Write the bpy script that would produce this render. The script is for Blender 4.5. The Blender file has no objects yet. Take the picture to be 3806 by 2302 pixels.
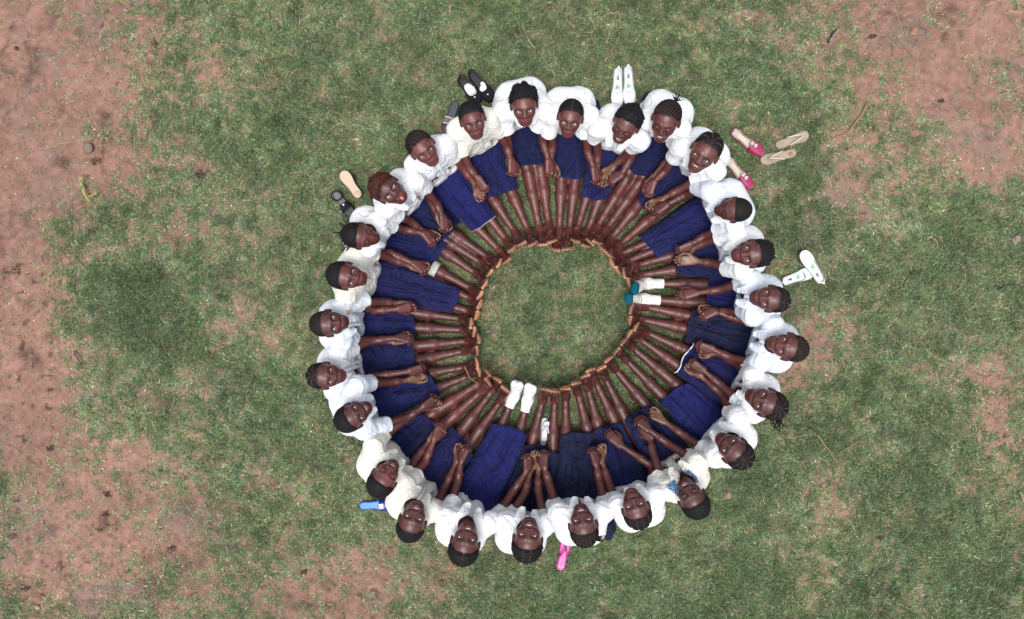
import bpy, math, random, os
import numpy as np
from mathutils import Vector, Matrix

# ---------------------------------------------------------------- camera, sky, sun, exposure
scene = bpy.context.scene
CAM_H = 4.7                       # drone height in metres
PPM = 541.0                       # photo pixels per metre on the ground below the camera
CX, CY = 1903.0, 1151.0
cam_data = bpy.data.cameras.new('camera')
cam_data.sensor_width = 36.0
cam_data.lens = 36.0 * CAM_H / (3806.0 / PPM)
cam_data.clip_end = 500.0
cam = bpy.data.objects.new('camera', cam_data)
cam.location = (0, 0, CAM_H)
scene.collection.objects.link(cam)
scene.camera = cam

SUN_EL, SUN_AZ = math.radians(74), math.radians(200)
world = bpy.data.worlds.new('World')
scene.world = world
world.use_nodes = True
wn = world.node_tree
wn.nodes.clear()
w_out = wn.nodes.new('ShaderNodeOutputWorld')
w_bg = wn.nodes.new('ShaderNodeBackground')
w_sky = wn.nodes.new('ShaderNodeTexSky')
w_sky.sky_type = 'NISHITA'
w_sky.sun_disc = False
w_sky.sun_elevation = SUN_EL
w_sky.sun_rotation = SUN_AZ
w_sky.dust_density = 3.0
w_hs = wn.nodes.new('ShaderNodeHueSaturation')      # a clouded, greyer sky
w_hs.inputs['Saturation'].default_value = 0.30
w_bg.inputs['Strength'].default_value = 0.15
wn.links.new(w_sky.outputs[0], w_hs.inputs['Color'])
wn.links.new(w_hs.outputs[0], w_bg.inputs['Color'])
wn.links.new(w_bg.outputs[0], w_out.inputs['Surface'])

sun_data = bpy.data.lights.new('sun', 'SUN')
sun_data.energy = 1.5
sun_data.angle = math.radians(24)
sun_data.color = (1.0, 0.97, 0.92)
sun = bpy.data.objects.new('sun', sun_data)
sd = Vector((math.sin(SUN_AZ) * math.cos(SUN_EL), math.cos(SUN_AZ) * math.cos(SUN_EL), math.sin(SUN_EL)))
sun.rotation_euler = sd.to_track_quat('Z', 'Y').to_euler()
sun.location = (0, 0, 8)
scene.collection.objects.link(sun)

scene.view_settings.view_transform = 'Standard'
scene.view_settings.look = 'None'
scene.view_settings.exposure = 0.60
scene.view_settings.gamma = 1.0
scene.cycles.max_bounces = 5
scene.cycles.diffuse_bounces = 3
scene.cycles.glossy_bounces = 2
scene.cycles.use_denoising = True

# ---------------------------------------------------------------- small helpers
rng = np.random.default_rng(11)

def W(px, py, z=0.0):
    """a photo pixel at height z -> world point"""
    s = (CAM_H - z) / CAM_H / PPM
    return np.array([(px - CX) * s, -(py - CY) * s, z])

def nrm(v):
    v = np.asarray(v, float)
    return v / (np.linalg.norm(v) + 1e-12)

def link(o, parent=None):
    scene.collection.objects.link(o)
    if parent is not None:
        o.parent = parent
    return o

def tag(o, label=None, cat=None, group=None, kind=None):
    if label: o['label'] = label
    if cat: o['category'] = cat
    if group: o['group'] = group
    if kind: o['kind'] = kind
    return o

def np_mesh(name, V, F4=None, F3=None, smooth=True):
    """fast mesh from numpy arrays of quads and triangles"""
    me = bpy.data.meshes.new(name)
    V = np.asarray(V, np.float32)
    me.vertices.add(len(V))
    me.vertices.foreach_set('co', V.ravel())
    idx, tot = [], []
    if F4 is not None and len(F4):
        idx.append(np.asarray(F4, np.int32).ravel()); tot.append(np.full(len(F4), 4, np.int32))
    if F3 is not None and len(F3):
        idx.append(np.asarray(F3, np.int32).ravel()); tot.append(np.full(len(F3), 3, np.int32))
    idx = np.concatenate(idx); tot = np.concatenate(tot)
    me.loops.add(len(idx))
    me.loops.foreach_set('vertex_index', idx)
    me.polygons.add(len(tot))
    st = np.zeros(len(tot), np.int32); st[1:] = np.cumsum(tot)[:-1]
    me.polygons.foreach_set('loop_start', st)
    me.polygons.foreach_set('use_smooth', np.full(len(tot), smooth, bool))
    me.update(calc_edges=True)
    return me

def set_col(me, col, name='Col'):
    a = me.color_attributes.new(name, 'FLOAT_COLOR', 'POINT')
    c = np.ones((len(me.vertices), 4), np.float32)
    c[:, :3] = col
    a.data.foreach_set('color', c.ravel())

def vnormals(me):
    n = np.empty(len(me.vertices) * 3, np.float32)
    me.vertex_normals.foreach_get('vector', n)
    return n.reshape(-1, 3)

def sstep(a, b, x):
    t = np.clip((x - a) / (b - a), 0, 1)
    return t * t * (3 - 2 * t)

def srgb(r, g, b):
    c = np.array([r, g, b], float) / 255
    return np.where(c <= 0.04045, c / 12.92, ((c + 0.055) / 1.055) ** 2.4)

# ---------------------------------------------------------------- materials
def principled(name):
    m = bpy.data.materials.new(name)
    m.use_nodes = True
    nt = m.node_tree
    b = nt.nodes['Principled BSDF']
    return m, nt, b

def mat(name, base=None, attr=None, rough=0.6, spec=0.5, metal=0.0, var=0.0, vscale=30.0,
        bump=0.0, bscale=200.0, bdist=0.002, sheen=0.0, detail=3.0, crease=0.0, cscale=10.0):
    m, nt, b = principled(name)
    N, L = nt.nodes, nt.links
    tc = N.new('ShaderNodeTexCoord')
    if attr:
        a = N.new('ShaderNodeVertexColor'); a.layer_name = attr
        col = a.outputs['Color']
    else:
        c = N.new('ShaderNodeRGB'); c.outputs[0].default_value = (*base, 1)
        col = c.outputs[0]
    if var:
        nz = N.new('ShaderNodeTexNoise'); nz.inputs['Scale'].default_value = vscale
        nz.inputs['Detail'].default_value = detail
        L.new(tc.outputs['Object'], nz.inputs['Vector'])
        mr = N.new('ShaderNodeMapRange')
        mr.inputs['From Min'].default_value = 0.3; mr.inputs['From Max'].default_value = 0.7
        mr.inputs['To Min'].default_value = 1 - var; mr.inputs['To Max'].default_value = 1 + var
        L.new(nz.outputs[0], mr.inputs['Value'])
        mx = N.new('ShaderNodeVectorMath'); mx.operation = 'SCALE'
        L.new(col, mx.inputs[0]); L.new(mr.outputs[0], mx.inputs['Scale'])
        col = mx.outputs[0]
    L.new(col, b.inputs['Base Color'])
    b.inputs['Roughness'].default_value = rough
    b.inputs['Specular IOR Level'].default_value = spec
    b.inputs['Metallic'].default_value = metal
    if sheen:
        b.inputs['Sheen Weight'].default_value = sheen
        b.inputs['Sheen Roughness'].default_value = 0.4
    if bump:
        nb = N.new('ShaderNodeTexNoise'); nb.inputs['Scale'].default_value = bscale
        nb.inputs['Detail'].default_value = 4.0
        L.new(tc.outputs['Object'], nb.inputs['Vector'])
        bp = N.new('ShaderNodeBump'); bp.inputs['Strength'].default_value = bump
        bp.inputs['Distance'].default_value = bdist
        L.new(nb.outputs[0], bp.inputs['Height']); L.new(bp.outputs[0], b.inputs['Normal'])
        if crease:                                   # pressed-in creases: ridged noise
            nc = N.new('ShaderNodeTexNoise'); nc.inputs['Scale'].default_value = cscale
            nc.inputs['Detail'].default_value = 2.5; nc.inputs['Distortion'].default_value = 1.3
            L.new(tc.outputs['Object'], nc.inputs['Vector'])
            m1 = N.new('ShaderNodeMath'); m1.operation = 'SUBTRACT'; m1.inputs[1].default_value = 0.5
            m2 = N.new('ShaderNodeMath'); m2.operation = 'ABSOLUTE'
            m3 = N.new('ShaderNodeMapRange'); m3.inputs['From Max'].default_value = 0.14
            m3.inputs['To Min'].default_value = 1.0; m3.inputs['To Max'].default_value = 0.0
            L.new(nc.outputs[0], m1.inputs[0]); L.new(m1.outputs[0], m2.inputs[0]); L.new(m2.outputs[0], m3.inputs['Value'])
            bc = N.new('ShaderNodeBump'); bc.inputs['Strength'].default_value = 1.0
            bc.inputs['Distance'].default_value = crease
            L.new(m3.outputs[0], bc.inputs['Height']); L.new(bp.outputs[0], bc.inputs['Normal'])
            L.new(bc.outputs[0], b.inputs['Normal'])
    return m

M = {}
M['skin'] = mat('skin', attr='Col', rough=0.44, spec=0.60, var=0.20, vscale=18, bump=0.25, bscale=140, bdist=0.0015)
M['eye'] = mat('eye', attr='Col', rough=0.12, spec=0.5)
M['hair'] = mat('hair', attr='Col', rough=0.7, spec=0.22, var=0.25, vscale=120, bump=0.6, bscale=350, bdist=0.002)
M['cotton'] = mat('white_cotton', attr='Col', rough=0.8, spec=0.2, var=0.03, vscale=20, bump=0.3, bscale=120, bdist=0.002, crease=0.006, cscale=6.0)
M['navy'] = mat('navy_cotton', attr='Col', rough=0.85, spec=0.2, var=0.12, vscale=60, bump=0.3, bscale=160, bdist=0.002, sheen=0.05, crease=0.012, cscale=5.5)
M['plastic'] = mat('shoe_plastic', attr='Col', rough=0.4, spec=0.5, var=0.05, vscale=60, bump=0.1, bscale=90)
M['felt'] = mat('shoe_cloth', attr='Col', rough=0.85, spec=0.2, var=0.12, vscale=90, bump=0.3, bscale=200)
M['pearl'] = mat('pearl', base=(0.75, 0.72, 0.66), rough=0.2, spec=0.6)
M['jewel'] = mat('jewel_metal', base=(0.7, 0.68, 0.66), rough=0.22, spec=0.6, metal=0.7)
M['stone'] = mat('stone', attr='Col', rough=0.9, spec=0.2, var=0.2, vscale=40, bump=0.6, bscale=60, bdist=0.004)
M['twig'] = mat('dry_twig', attr='Col', rough=0.9, spec=0.2, var=0.2, vscale=80)

# ---------------------------------------------------------------- implicit surfaces on a grid
class SDF:
    """smooth union of tapered capsules and ellipsoids, meshed with surface nets"""
    def __init__(self):
        self.ops = []
        self.lo = np.full(3, 1e9); self.hi = np.full(3, -1e9)

    def _ext(self, lo, hi):
        self.lo = np.minimum(self.lo, lo); self.hi = np.maximum(self.hi, hi)

    def rc(self, a, b, r1, r2=None, k=0.02, flat=None, cut=False):
        a = np.asarray(a, float); b = np.asarray(b, float)
        r2 = r1 if r2 is None else r2
        r = max(r1, r2) * (1.0 if flat is None else max(1.0, 1.0))
        lo = np.minimum(a, b) - r; hi = np.maximum(a, b) + r
        if not cut: self._ext(lo, hi)
        self.ops.append(('rc', cut, k, lo, hi, (a, b, r1, r2, flat)))

    def ell(self, c, rad, R=None, k=0.02, cut=False):
        c = np.asarray(c, float); rad = np.asarray(rad, float)
        R = np.eye(3) if R is None else np.asarray(R, float)      # rows: local axes
        e = np.sqrt(((R.T * rad) ** 2).sum(1)) if True else rad
        lo, hi = c - e, c + e
        if not cut: self._ext(lo, hi)
        self.ops.append(('ell', cut, k, lo, hi, (c, rad, R)))

    def grid(self, h, fine=None, pad=0.012):
        """coordinate arrays; fine = list of (lo, hi, h2) boxes that refine the axes"""
        out = []
        for ax in range(3):
            x = self.lo[ax] - pad
            xs = [x]
            while x < self.hi[ax] + pad:
                step = h
                for (flo, fhi, h2) in (fine or []):
                    if flo[ax] - h2 < x < fhi[ax]: step = h2
                x += step
                xs.append(x)
            out.append(np.array(xs, np.float32))
        self.xs, self.ys, self.zs = out
        self.D = np.full([len(a) for a in out], 0.2, np.float32)

    def run(self):
        for (kind, cut, k, lo, hi, p) in self.ops:
            m = k + 0.012
            i0, i1 = np.searchsorted(self.xs, [lo[0] - m, hi[0] + m])
            j0, j1 = np.searchsorted(self.ys, [lo[1] - m, hi[1] + m])
            k0, k1 = np.searchsorted(self.zs, [lo[2] - m, hi[2] + m])
            if i1 <= i0 or j1 <= j0 or k1 <= k0: continue
            X = self.xs[i0:i1, None, None]; Y = self.ys[None, j0:j1, None]; Z = self.zs[None, None, k0:k1]
            if kind == 'rc':
                a, b, r1, r2, flat = p
                a = a.astype(np.float32); d = (b - a).astype(np.float32); L2 = float(d @ d) + 1e-12
                t = np.clip(((X - a[0]) * d[0] + (Y - a[1]) * d[1] + (Z - a[2]) * d[2]) / L2, 0, 1)
                ex = X - a[0] - t * d[0]; ey = Y - a[1] - t * d[1]; ez = Z - a[2] - t * d[2]
                if flat is not None:
                    n, f = flat
                    q = ex * n[0] + ey * n[1] + ez * n[2]
                    dist = np.sqrt(np.maximum(ex * ex + ey * ey + ez * ez + q * q * (f * f - 1), 0))
                else:
                    dist = np.sqrt(ex * ex + ey * ey + ez * ez)
                s = dist - (r1 + (r2 - r1) * t)
            else:
                c, rad, R = p
                x, y, z = X - c[0], Y - c[1], Z - c[2]
                u = (x * R[0, 0] + y * R[0, 1] + z * R[0, 2])
                v = (x * R[1, 0] + y * R[1, 1] + z * R[1, 2])
                w = (x * R[2, 0] + y * R[2, 1] + z * R[2, 2])
                k0_ = np.sqrt((u / rad[0]) ** 2 + (v / rad[1]) ** 2 + (w / rad[2]) ** 2)
                k1_ = np.sqrt((u / rad[0] ** 2) ** 2 + (v / rad[1] ** 2) ** 2 + (w / rad[2] ** 2) ** 2) + 1e-9
                s = k0_ * (k0_ - 1) / k1_
            sub = self.D[i0:i1, j0:j1, k0:k1]
            if not cut:
                h = np.maximum(k - np.abs(sub - s), 0) / max(k, 1e-6)
                sub[...] = np.minimum(sub, s) - h * h * k * 0.25
            else:
                s = -s
                h = np.maximum(k - np.abs(sub - s), 0) / max(k, 1e-6)
                sub[...] = np.maximum(sub, s) + h * h * k * 0.25

    def pts(self):
        return self.xs[:, None, None], self.ys[None, :, None], self.zs[None, None, :]

    def nets(self):
        D = self.D
        D[0], D[-1] = 0.2, 0.2
        D[:, 0], D[:, -1] = 0.2, 0.2
        D[:, :, 0], D[:, :, -1] = 0.2, 0.2
        ins = D < 0
        u = ins.view(np.uint8)
        nx, ny, nz = D.shape
        c = np.zeros((nx - 1, ny - 1, nz - 1), np.uint8)
        for a in (0, 1):
            for b in (0, 1):
                for e in (0, 1):
                    c += u[a:nx - 1 + a, b:ny - 1 + b, e:nz - 1 + e]
        act = (c > 0) & (c < 8)
        I, J, K = np.nonzero(act)
        vid = np.full(act.shape, -1, np.int32)
        vid[I, J, K] = np.arange(len(I), dtype=np.int32)
        cor = np.empty((8, len(I)), np.float32)
        offs = [(a, b, e) for a in (0, 1) for b in (0, 1) for e in (0, 1)]
        for n, (a, b, e) in enumerate(offs):
            cor[n] = D[I + a, J + b, K + e]
        acc = np.zeros((3, len(I)), np.float32); cnt = np.zeros(len(I), np.float32)
        for n, o in enumerate(offs):
            for ax in range(3):
                if o[ax]: continue
                o2 = list(o); o2[ax] = 1
                n2 = offs.index(tuple(o2))
                va, vb = cor[n], cor[n2]
                m = (va < 0) != (vb < 0)
                t = np.where(m, va / np.where(m, va - vb, 1), 0)
                for q in range(3):
                    acc[q] += np.where(m, (t if q == ax else o[q]), 0)
                cnt += m
        acc /= cnt
        def co(ar, I_, f):
            return ar[I_] + (ar[I_ + 1] - ar[I_]) * f
        V = np.stack([co(self.xs, I, acc[0]), co(self.ys, J, acc[1]), co(self.zs, K, acc[2])], 1)
        F = []
        for ax in range(3):
            sl0 = [slice(1, -1)] * 3; sl1 = [slice(1, -1)] * 3
            sl0[ax] = slice(0, -1); sl1[ax] = slice(1, None)
            A, B = ins[tuple(sl0)], ins[tuple(sl1)]
            i, j, k = np.nonzero(A != B)
            flip = A[i, j, k]
            base = [i, j, k]
            for q in range(3):
                if q != ax: base[q] = base[q] + 1
            b1, b2 = [(1, 2), (2, 0), (0, 1)][ax]
            def at(d1, d2):
                p = [x.copy() for x in base]
                p[b1] = p[b1] - d1; p[b2] = p[b2] - d2
                return vid[p[0], p[1], p[2]]
            q0, q1, q2, q3 = at(1, 1), at(0, 1), at(0, 0), at(1, 0)
            quad = np.stack([q0, q1, q2, q3], 1)
            quad[~flip] = quad[~flip][:, ::-1]
            F.append(quad)
        return V, np.concatenate(F)

def tube(pts, rad, sides=6, cap=True):
    """tapered tube along a polyline -> (V, quads, tris)"""
    pts = np.asarray(pts, float); n = len(pts)
    rad = np.full(n, rad, float) if np.isscalar(rad) else np.asarray(rad, float)
    T = np.gradient(pts, axis=0); T /= np.linalg.norm(T, axis=1)[:, None] + 1e-12
    up = np.array([0, 0, 1.0])
    if abs(T[0] @ up) > 0.95: up = np.array([1.0, 0, 0])
    V = []
    for p, t, r in zip(pts, T, rad):
        s = nrm(np.cross(t, up)); w = np.cross(s, t)
        for a in range(sides):
            an = 2 * math.pi * a / sides
            V.append(p + r * (math.cos(an) * s + math.sin(an) * w))
    F4 = []
    for i in range(n - 1):
        for a in range(sides):
            b = (a + 1) % sides
            F4.append((i * sides + a, i * sides + b, (i + 1) * sides + b, (i + 1) * sides + a))
    F3 = []
    if cap:
        V += [pts[0], pts[-1]]
        c0, c1 = n * sides, n * sides + 1
        for a in range(sides):
            b = (a + 1) % sides
            F3 += [(c0, b, a), (c1, (n - 1) * sides + a, (n - 1) * sides + b)]
    return np.array(V), np.array(F4, int).reshape(-1, 4), np.array(F3, int).reshape(-1, 3)

class Acc:
    """gathers pieces of one part"""
    def __init__(self):
        self.V, self.F4, self.F3, self.C, self.n = [], [], [], [], 0
    def add(self, V, F4=None, F3=None, col=(0.5, 0.5, 0.5)):
        V = np.asarray(V, float)
        self.V.append(V)
        if F4 is not None and len(F4): self.F4.append(np.asarray(F4) + self.n)
        if F3 is not None and len(F3): self.F3.append(np.asarray(F3) + self.n)
        col = np.asarray(col, float)
        self.C.append(np.broadcast_to(col, (len(V), 3)) if col.ndim == 1 else col)
        self.n += len(V)
        return self
    def mesh(self, name, smooth=True):
        me = np_mesh(name, np.concatenate(self.V), np.concatenate(self.F4) if self.F4 else None,
                     np.concatenate(self.F3) if self.F3 else None, smooth)
        set_col(me, np.concatenate(self.C))
        return me
    def build(self, name, material, parent=None, smooth=True):
        me = self.mesh(name, smooth)
        me.materials.append(material)
        return link(bpy.data.objects.new(name, me), parent)

def ball(c, r, nu=12, nv=8, R=None):
    r = np.full(3, r) if np.isscalar(r) else np.asarray(r, float)
    V = [(0, 0, 1)]
    for j in range(1, nv):
        th = math.pi * j / nv
        for i in range(nu):
            ph = 2 * math.pi * i / nu
            V.append((math.sin(th) * math.cos(ph), math.sin(th) * math.sin(ph), math.cos(th)))
    V.append((0, 0, -1))
    V = np.array(V) * r
    if R is not None: V = V @ np.asarray(R)
    F4, F3 = [], []
    for i in range(nu):
        k = (i + 1) % nu
        F3.append((0, 1 + i, 1 + k))
        e = 1 + (nv - 2) * nu
        F3.append((len(V) - 1, e + k, e + i))
    for j in range(nv - 2):
        for i in range(nu):
            k = (i + 1) % nu
            F4.append((1 + j * nu + i, 1 + (j + 1) * nu + i, 1 + (j + 1) * nu + k, 1 + j * nu + k))
    return V + np.asarray(c, float), F4, F3

# cheap smooth pseudo-noise in 3-D
_nk = rng.normal(size=(24, 3)); _nk /= np.linalg.norm(_nk, axis=1)[:, None]
_np = rng.uniform(0, 6.28, 24)
def wob(X, Y, Z, wl, seed=0, n=5):
    s = 0
    for q in range(n):
        k = _nk[(q + seed * 5) % 24] * (2 * math.pi / (wl * (0.7 + 0.14 * q)))
        s = s + np.sin(X * k[0] + Y * k[1] + Z * k[2] + _np[(q * 3 + seed) % 24])
    return s / n
# ---------------------------------------------------------------- the children
# per child, photo pixels of: crown, chin, half head width | back | right and left shoulder |
# right arm: sleeve end, elbow, wrist, hand | left arm | right leg: below the hem, ankle, toes | left leg | hem ends
KP = [
    [1941, 317, 1954, 464, 48, 1949, 306, 1869, 412, 2032, 412, 1882, 482, 1889, 530, 1893, 601, 1901, 637, 1997, 468, 2019, 530, 2039, 598, 2045, 640, 1965, 649, 2006, 855, 2017, 911, 2015, 657, 2040, 841, 2054, 900, 1937, 625, 2024, 615],
    [2131, 366, 2108, 509, 44, 2125, 339, 2055, 425, 2190, 433, 2040, 490, 2054, 541, 2046, 604, 2048, 640, 2168, 492, 2184, 562, 2207, 628, 2219, 666, 2086, 684, 2079, 861, 2064, 932, 2136, 684, 2116, 861, 2107, 929, 2069, 666, 2160, 672],
    [2359, 393, 2296, 531, 47, 2286, 401, 2222, 476, 2380, 522, 2211, 509, 2222, 573, 2219, 646, 2222, 678, 2353, 543, 2313, 589, 2275, 625, 2258, 657, 2178, 743, 2145, 855, 2139, 897, 2225, 749, 2181, 867, 2178, 917, 2162, 740, 2249, 749],
    [2496, 374, 2453, 522, 51, 2490, 358, 2396, 449, 2531, 482, 2367, 543, 2340, 597, 2299, 655, 2272, 669, 2506, 530, 2490, 586, 2430, 657, 2423, 698, 2334, 655, 2216, 849, 2193, 903, 2379, 678, 2252, 855, 2219, 904, 2331, 643, 2396, 669],
    [2663, 503, 2577, 629, 55, 2693, 563, 2532, 544, 2659, 638, 2507, 586, 2471, 638, 2426, 683, 2411, 714, 2588, 667, 2524, 706, 2456, 745, 2430, 774, 2382, 749, 2266, 894, 2235, 923, 2420, 811, 2299, 914, 2263, 950, 2364, 749, 2414, 805],
    [2795, 776, 2659, 785, 44, 2738, 683, 2641, 710, 2731, 845, 2595, 698, 2547, 725, 2483, 759, 2441, 781, 2671, 850, 2616, 879, 2564, 911, 2532, 931, 2387, 909, 2299, 948, 2278, 980, 2420, 936, 2325, 974, 2297, 1007, 2377, 883, 2438, 956],
    [2877, 937, 2722, 950, 47, 2816, 866, 2738, 866, 2758, 1005, 2676, 884, 2622, 902, 2564, 928, 2535, 944, 2703, 998, 2645, 979, 2584, 969, 2542, 969, 2494, 951, 2361, 989, 2319, 1018, 2505, 1004, 2373, 1024, 2337, 1051, 2500, 954, 2511, 1021],
    [2941, 1121, 2790, 1102, 45, 2896, 1037, 2790, 1037, 2800, 1176, 2751, 1056, 2680, 1076, 2590, 1089, 2548, 1095, 2764, 1155, 2706, 1160, 2645, 1160, 2619, 1166, 2612, 1057, 2408, 1054, 2358, 1075, 2597, 1125, 2396, 1113, 2334, 1110, 2626, 1033, 2616, 1151],
    [3006, 1309, 2856, 1271, 48, 2964, 1206, 2874, 1206, 2825, 1348, 2835, 1216, 2745, 1187, 2651, 1161, 2619, 1171, 2787, 1358, 2713, 1329, 2645, 1297, 2606, 1290, 2553, 1172, 2393, 1140, 2346, 1151, 2538, 1219, 2378, 1187, 2343, 1193, 2564, 1150, 2540, 1265],
    [2929, 1532, 2774, 1464, 48, 2900, 1425, 2800, 1396, 2800, 1535, 2780, 1384, 2732, 1348, 2661, 1309, 2619, 1300, 2738, 1487, 2680, 1432, 2610, 1374, 2577, 1355, 2543, 1299, 2398, 1234, 2366, 1215, 2511, 1353, 2373, 1257, 2340, 1244, 2568, 1276, 2506, 1379],
    [2791, 1731, 2671, 1622, 51, 2806, 1633, 2746, 1547, 2656, 1701, 2716, 1532, 2680, 1464, 2600, 1393, 2577, 1361, 2614, 1667, 2547, 1622, 2464, 1565, 2426, 1547, 2508, 1424, 2347, 1289, 2320, 1271, 2456, 1466, 2324, 1334, 2292, 1305, 2543, 1418, 2447, 1485],
    [2611, 1923, 2537, 1787, 51, 2648, 1776, 2595, 1720, 2486, 1825, 2565, 1701, 2482, 1649, 2411, 1599, 2379, 1566, 2449, 1772, 2425, 1677, 2409, 1621, 2391, 1597, 2398, 1502, 2282, 1369, 2263, 1337, 2324, 1555, 2247, 1401, 2237, 1370, 2418, 1498, 2321, 1556],
    [2387, 1971, 2342, 1819, 48, 2371, 1954, 2438, 1842, 2296, 1877, 2438, 1787, 2422, 1732, 2309, 1658, 2277, 1626, 2280, 1855, 2258, 1780, 2238, 1722, 2222, 1674, 2286, 1569, 2212, 1415, 2195, 1377, 2226, 1590, 2184, 1440, 2176, 1399, 2299, 1569, 2205, 1595],
    [2180, 2035, 2156, 1877, 50, 2168, 2035, 2248, 1900, 2074, 1906, 2248, 1864, 2226, 1780, 2214, 1716, 2209, 1681, 2061, 1877, 2039, 1787, 2021, 1726, 2019, 1693, 2184, 1597, 2146, 1457, 2142, 1426, 2104, 1597, 2102, 1474, 2102, 1447, 2202, 1604, 2087, 1611],
    [1952, 2094, 1970, 1925, 50, 1963, 2062, 2030, 1949, 1877, 1941, 2016, 1917, 2000, 1821, 2002, 1742, 2005, 1696, 1909, 1909, 1952, 1831, 1972, 1760, 1966, 1707, 2055, 1649, 2062, 1485, 2062, 1457, 1982, 1632, 2017, 1488, 2024, 1448, 2073, 1677, 1954, 1645],
    [1710, 2103, 1746, 1941, 50, 1728, 2059, 1828, 1941, 1653, 1920, 1863, 1906, 1906, 1828, 1959, 1753, 1963, 1707, 1685, 1866, 1702, 1792, 1710, 1722, 1728, 1671, 1940, 1572, 1961, 1488, 1972, 1440, 1877, 1551, 1909, 1474, 1923, 1429, 1958, 1607, 1839, 1569],
    [1510, 2014, 1554, 1868, 50, 1451, 1889, 1607, 1901, 1482, 1831, 1623, 1882, 1654, 1811, 1693, 1722, 1720, 1675, 1514, 1757, 1549, 1702, 1591, 1648, 1623, 1601, 1745, 1652, 1863, 1488, 1876, 1447, 1717, 1600, 1835, 1447, 1846, 1412, 1759, 1679, 1685, 1580],
    [1385, 1843, 1467, 1718, 48, 1327, 1726, 1502, 1800, 1389, 1656, 1545, 1773, 1580, 1718, 1615, 1632, 1636, 1593, 1425, 1612, 1506, 1560, 1590, 1506, 1612, 1491, 1654, 1576, 1790, 1454, 1814, 1419, 1640, 1516, 1790, 1419, 1811, 1384, 1630, 1578, 1574, 1533],
    [1245, 1588, 1377, 1506, 45, 1242, 1515, 1355, 1599, 1326, 1431, 1435, 1580, 1516, 1551, 1583, 1506, 1612, 1489, 1374, 1425, 1451, 1422, 1529, 1409, 1561, 1393, 1632, 1441, 1746, 1396, 1778, 1382, 1605, 1386, 1733, 1364, 1771, 1343, 1637, 1460, 1585, 1367],
    [1132, 1396, 1284, 1398, 45, 1190, 1329, 1245, 1454, 1258, 1309, 1306, 1419, 1390, 1399, 1525, 1380, 1564, 1373, 1309, 1296, 1384, 1267, 1480, 1256, 1519, 1259, 1550, 1341, 1728, 1304, 1774, 1304, 1541, 1286, 1742, 1268, 1778, 1259, 1551, 1361, 1535, 1277],
    [1145, 1209, 1295, 1196, 46, 1197, 1158, 1268, 1277, 1271, 1142, 1309, 1258, 1384, 1264, 1471, 1271, 1506, 1267, 1351, 1113, 1422, 1122, 1493, 1130, 1529, 1132, 1550, 1218, 1724, 1227, 1762, 1234, 1550, 1163, 1719, 1186, 1749, 1204, 1548, 1243, 1533, 1164],
    [1211, 1014, 1361, 1039, 48, 1245, 1061, 1287, 1106, 1322, 945, 1332, 1129, 1390, 1155, 1490, 1148, 1522, 1143, 1387, 944, 1451, 942, 1545, 984, 1574, 1003, 1682, 1140, 1749, 1158, 1769, 1172, 1705, 1090, 1755, 1113, 1781, 1131, 1685, 1158, 1710, 1078],
    [1268, 864, 1406, 890, 47, 1329, 780, 1368, 922, 1406, 822, 1387, 935, 1458, 964, 1535, 993, 1571, 1006, 1451, 838, 1506, 855, 1574, 867, 1606, 896, 1619, 1003, 1755, 1076, 1783, 1097, 1651, 935, 1774, 1021, 1801, 1058, 1603, 985, 1664, 909],
    [1374, 668, 1506, 742, 48, 1477, 626, 1432, 780, 1542, 671, 1474, 800, 1529, 826, 1577, 864, 1606, 890, 1580, 697, 1625, 761, 1648, 822, 1654, 848, 1664, 898, 1792, 980, 1819, 1017, 1701, 880, 1815, 958, 1856, 978, 1654, 895, 1712, 822],
    [1527, 498, 1614, 605, 50, 1624, 501, 1540, 617, 1656, 540, 1572, 659, 1608, 753, 1633, 817, 1646, 846, 1685, 576, 1724, 630, 1762, 682, 1794, 721, 1779, 852, 1859, 935, 1885, 971, 1826, 820, 1885, 897, 1903, 926, 1764, 860, 1838, 808],
    [1738, 376, 1775, 514, 45, 1804, 406, 1698, 485, 1820, 443, 1714, 563, 1746, 630, 1782, 672, 1798, 701, 1856, 489, 1885, 550, 1901, 605, 1907, 637, 1838, 749, 1915, 867, 1940, 907, 1903, 719, 1965, 864, 1980, 909, 1820, 739, 1924, 702],
]

FRONT = [(1952, 472), (2131, 500), (2278, 560), (2480, 525), (2562, 661), (2644, 747), (2676, 940), (2761, 1098), (2798, 1280), (2726, 1442), (2641, 1626), (2475, 1720), (2332, 1806), (2155, 1861), (1963, 1902), (1753, 1853), (1591, 1780), (1494, 1687), (1392, 1522), (1342, 1364), (1348, 1190), (1400, 1035), (1432, 890), (1571, 729), (1662, 650), (1762, 572)]


# is child i's left hand on top of child i+1's right hand
UP = {26: 1, 1: 1, 2: 1, 3: 0, 4: 0, 5: 0, 6: 1, 8: 0, 9: 1, 10: 1, 11: 0, 13: 0, 14: 1, 15: 0, 16: 1, 17: 0,
      18: 0, 19: 0, 20: 1, 21: 0, 22: 1, 23: 1, 24: 1, 25: 0}
FREE_L, FREE_R = {7, 12}, {8, 13}          # hands that hold nobody

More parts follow.
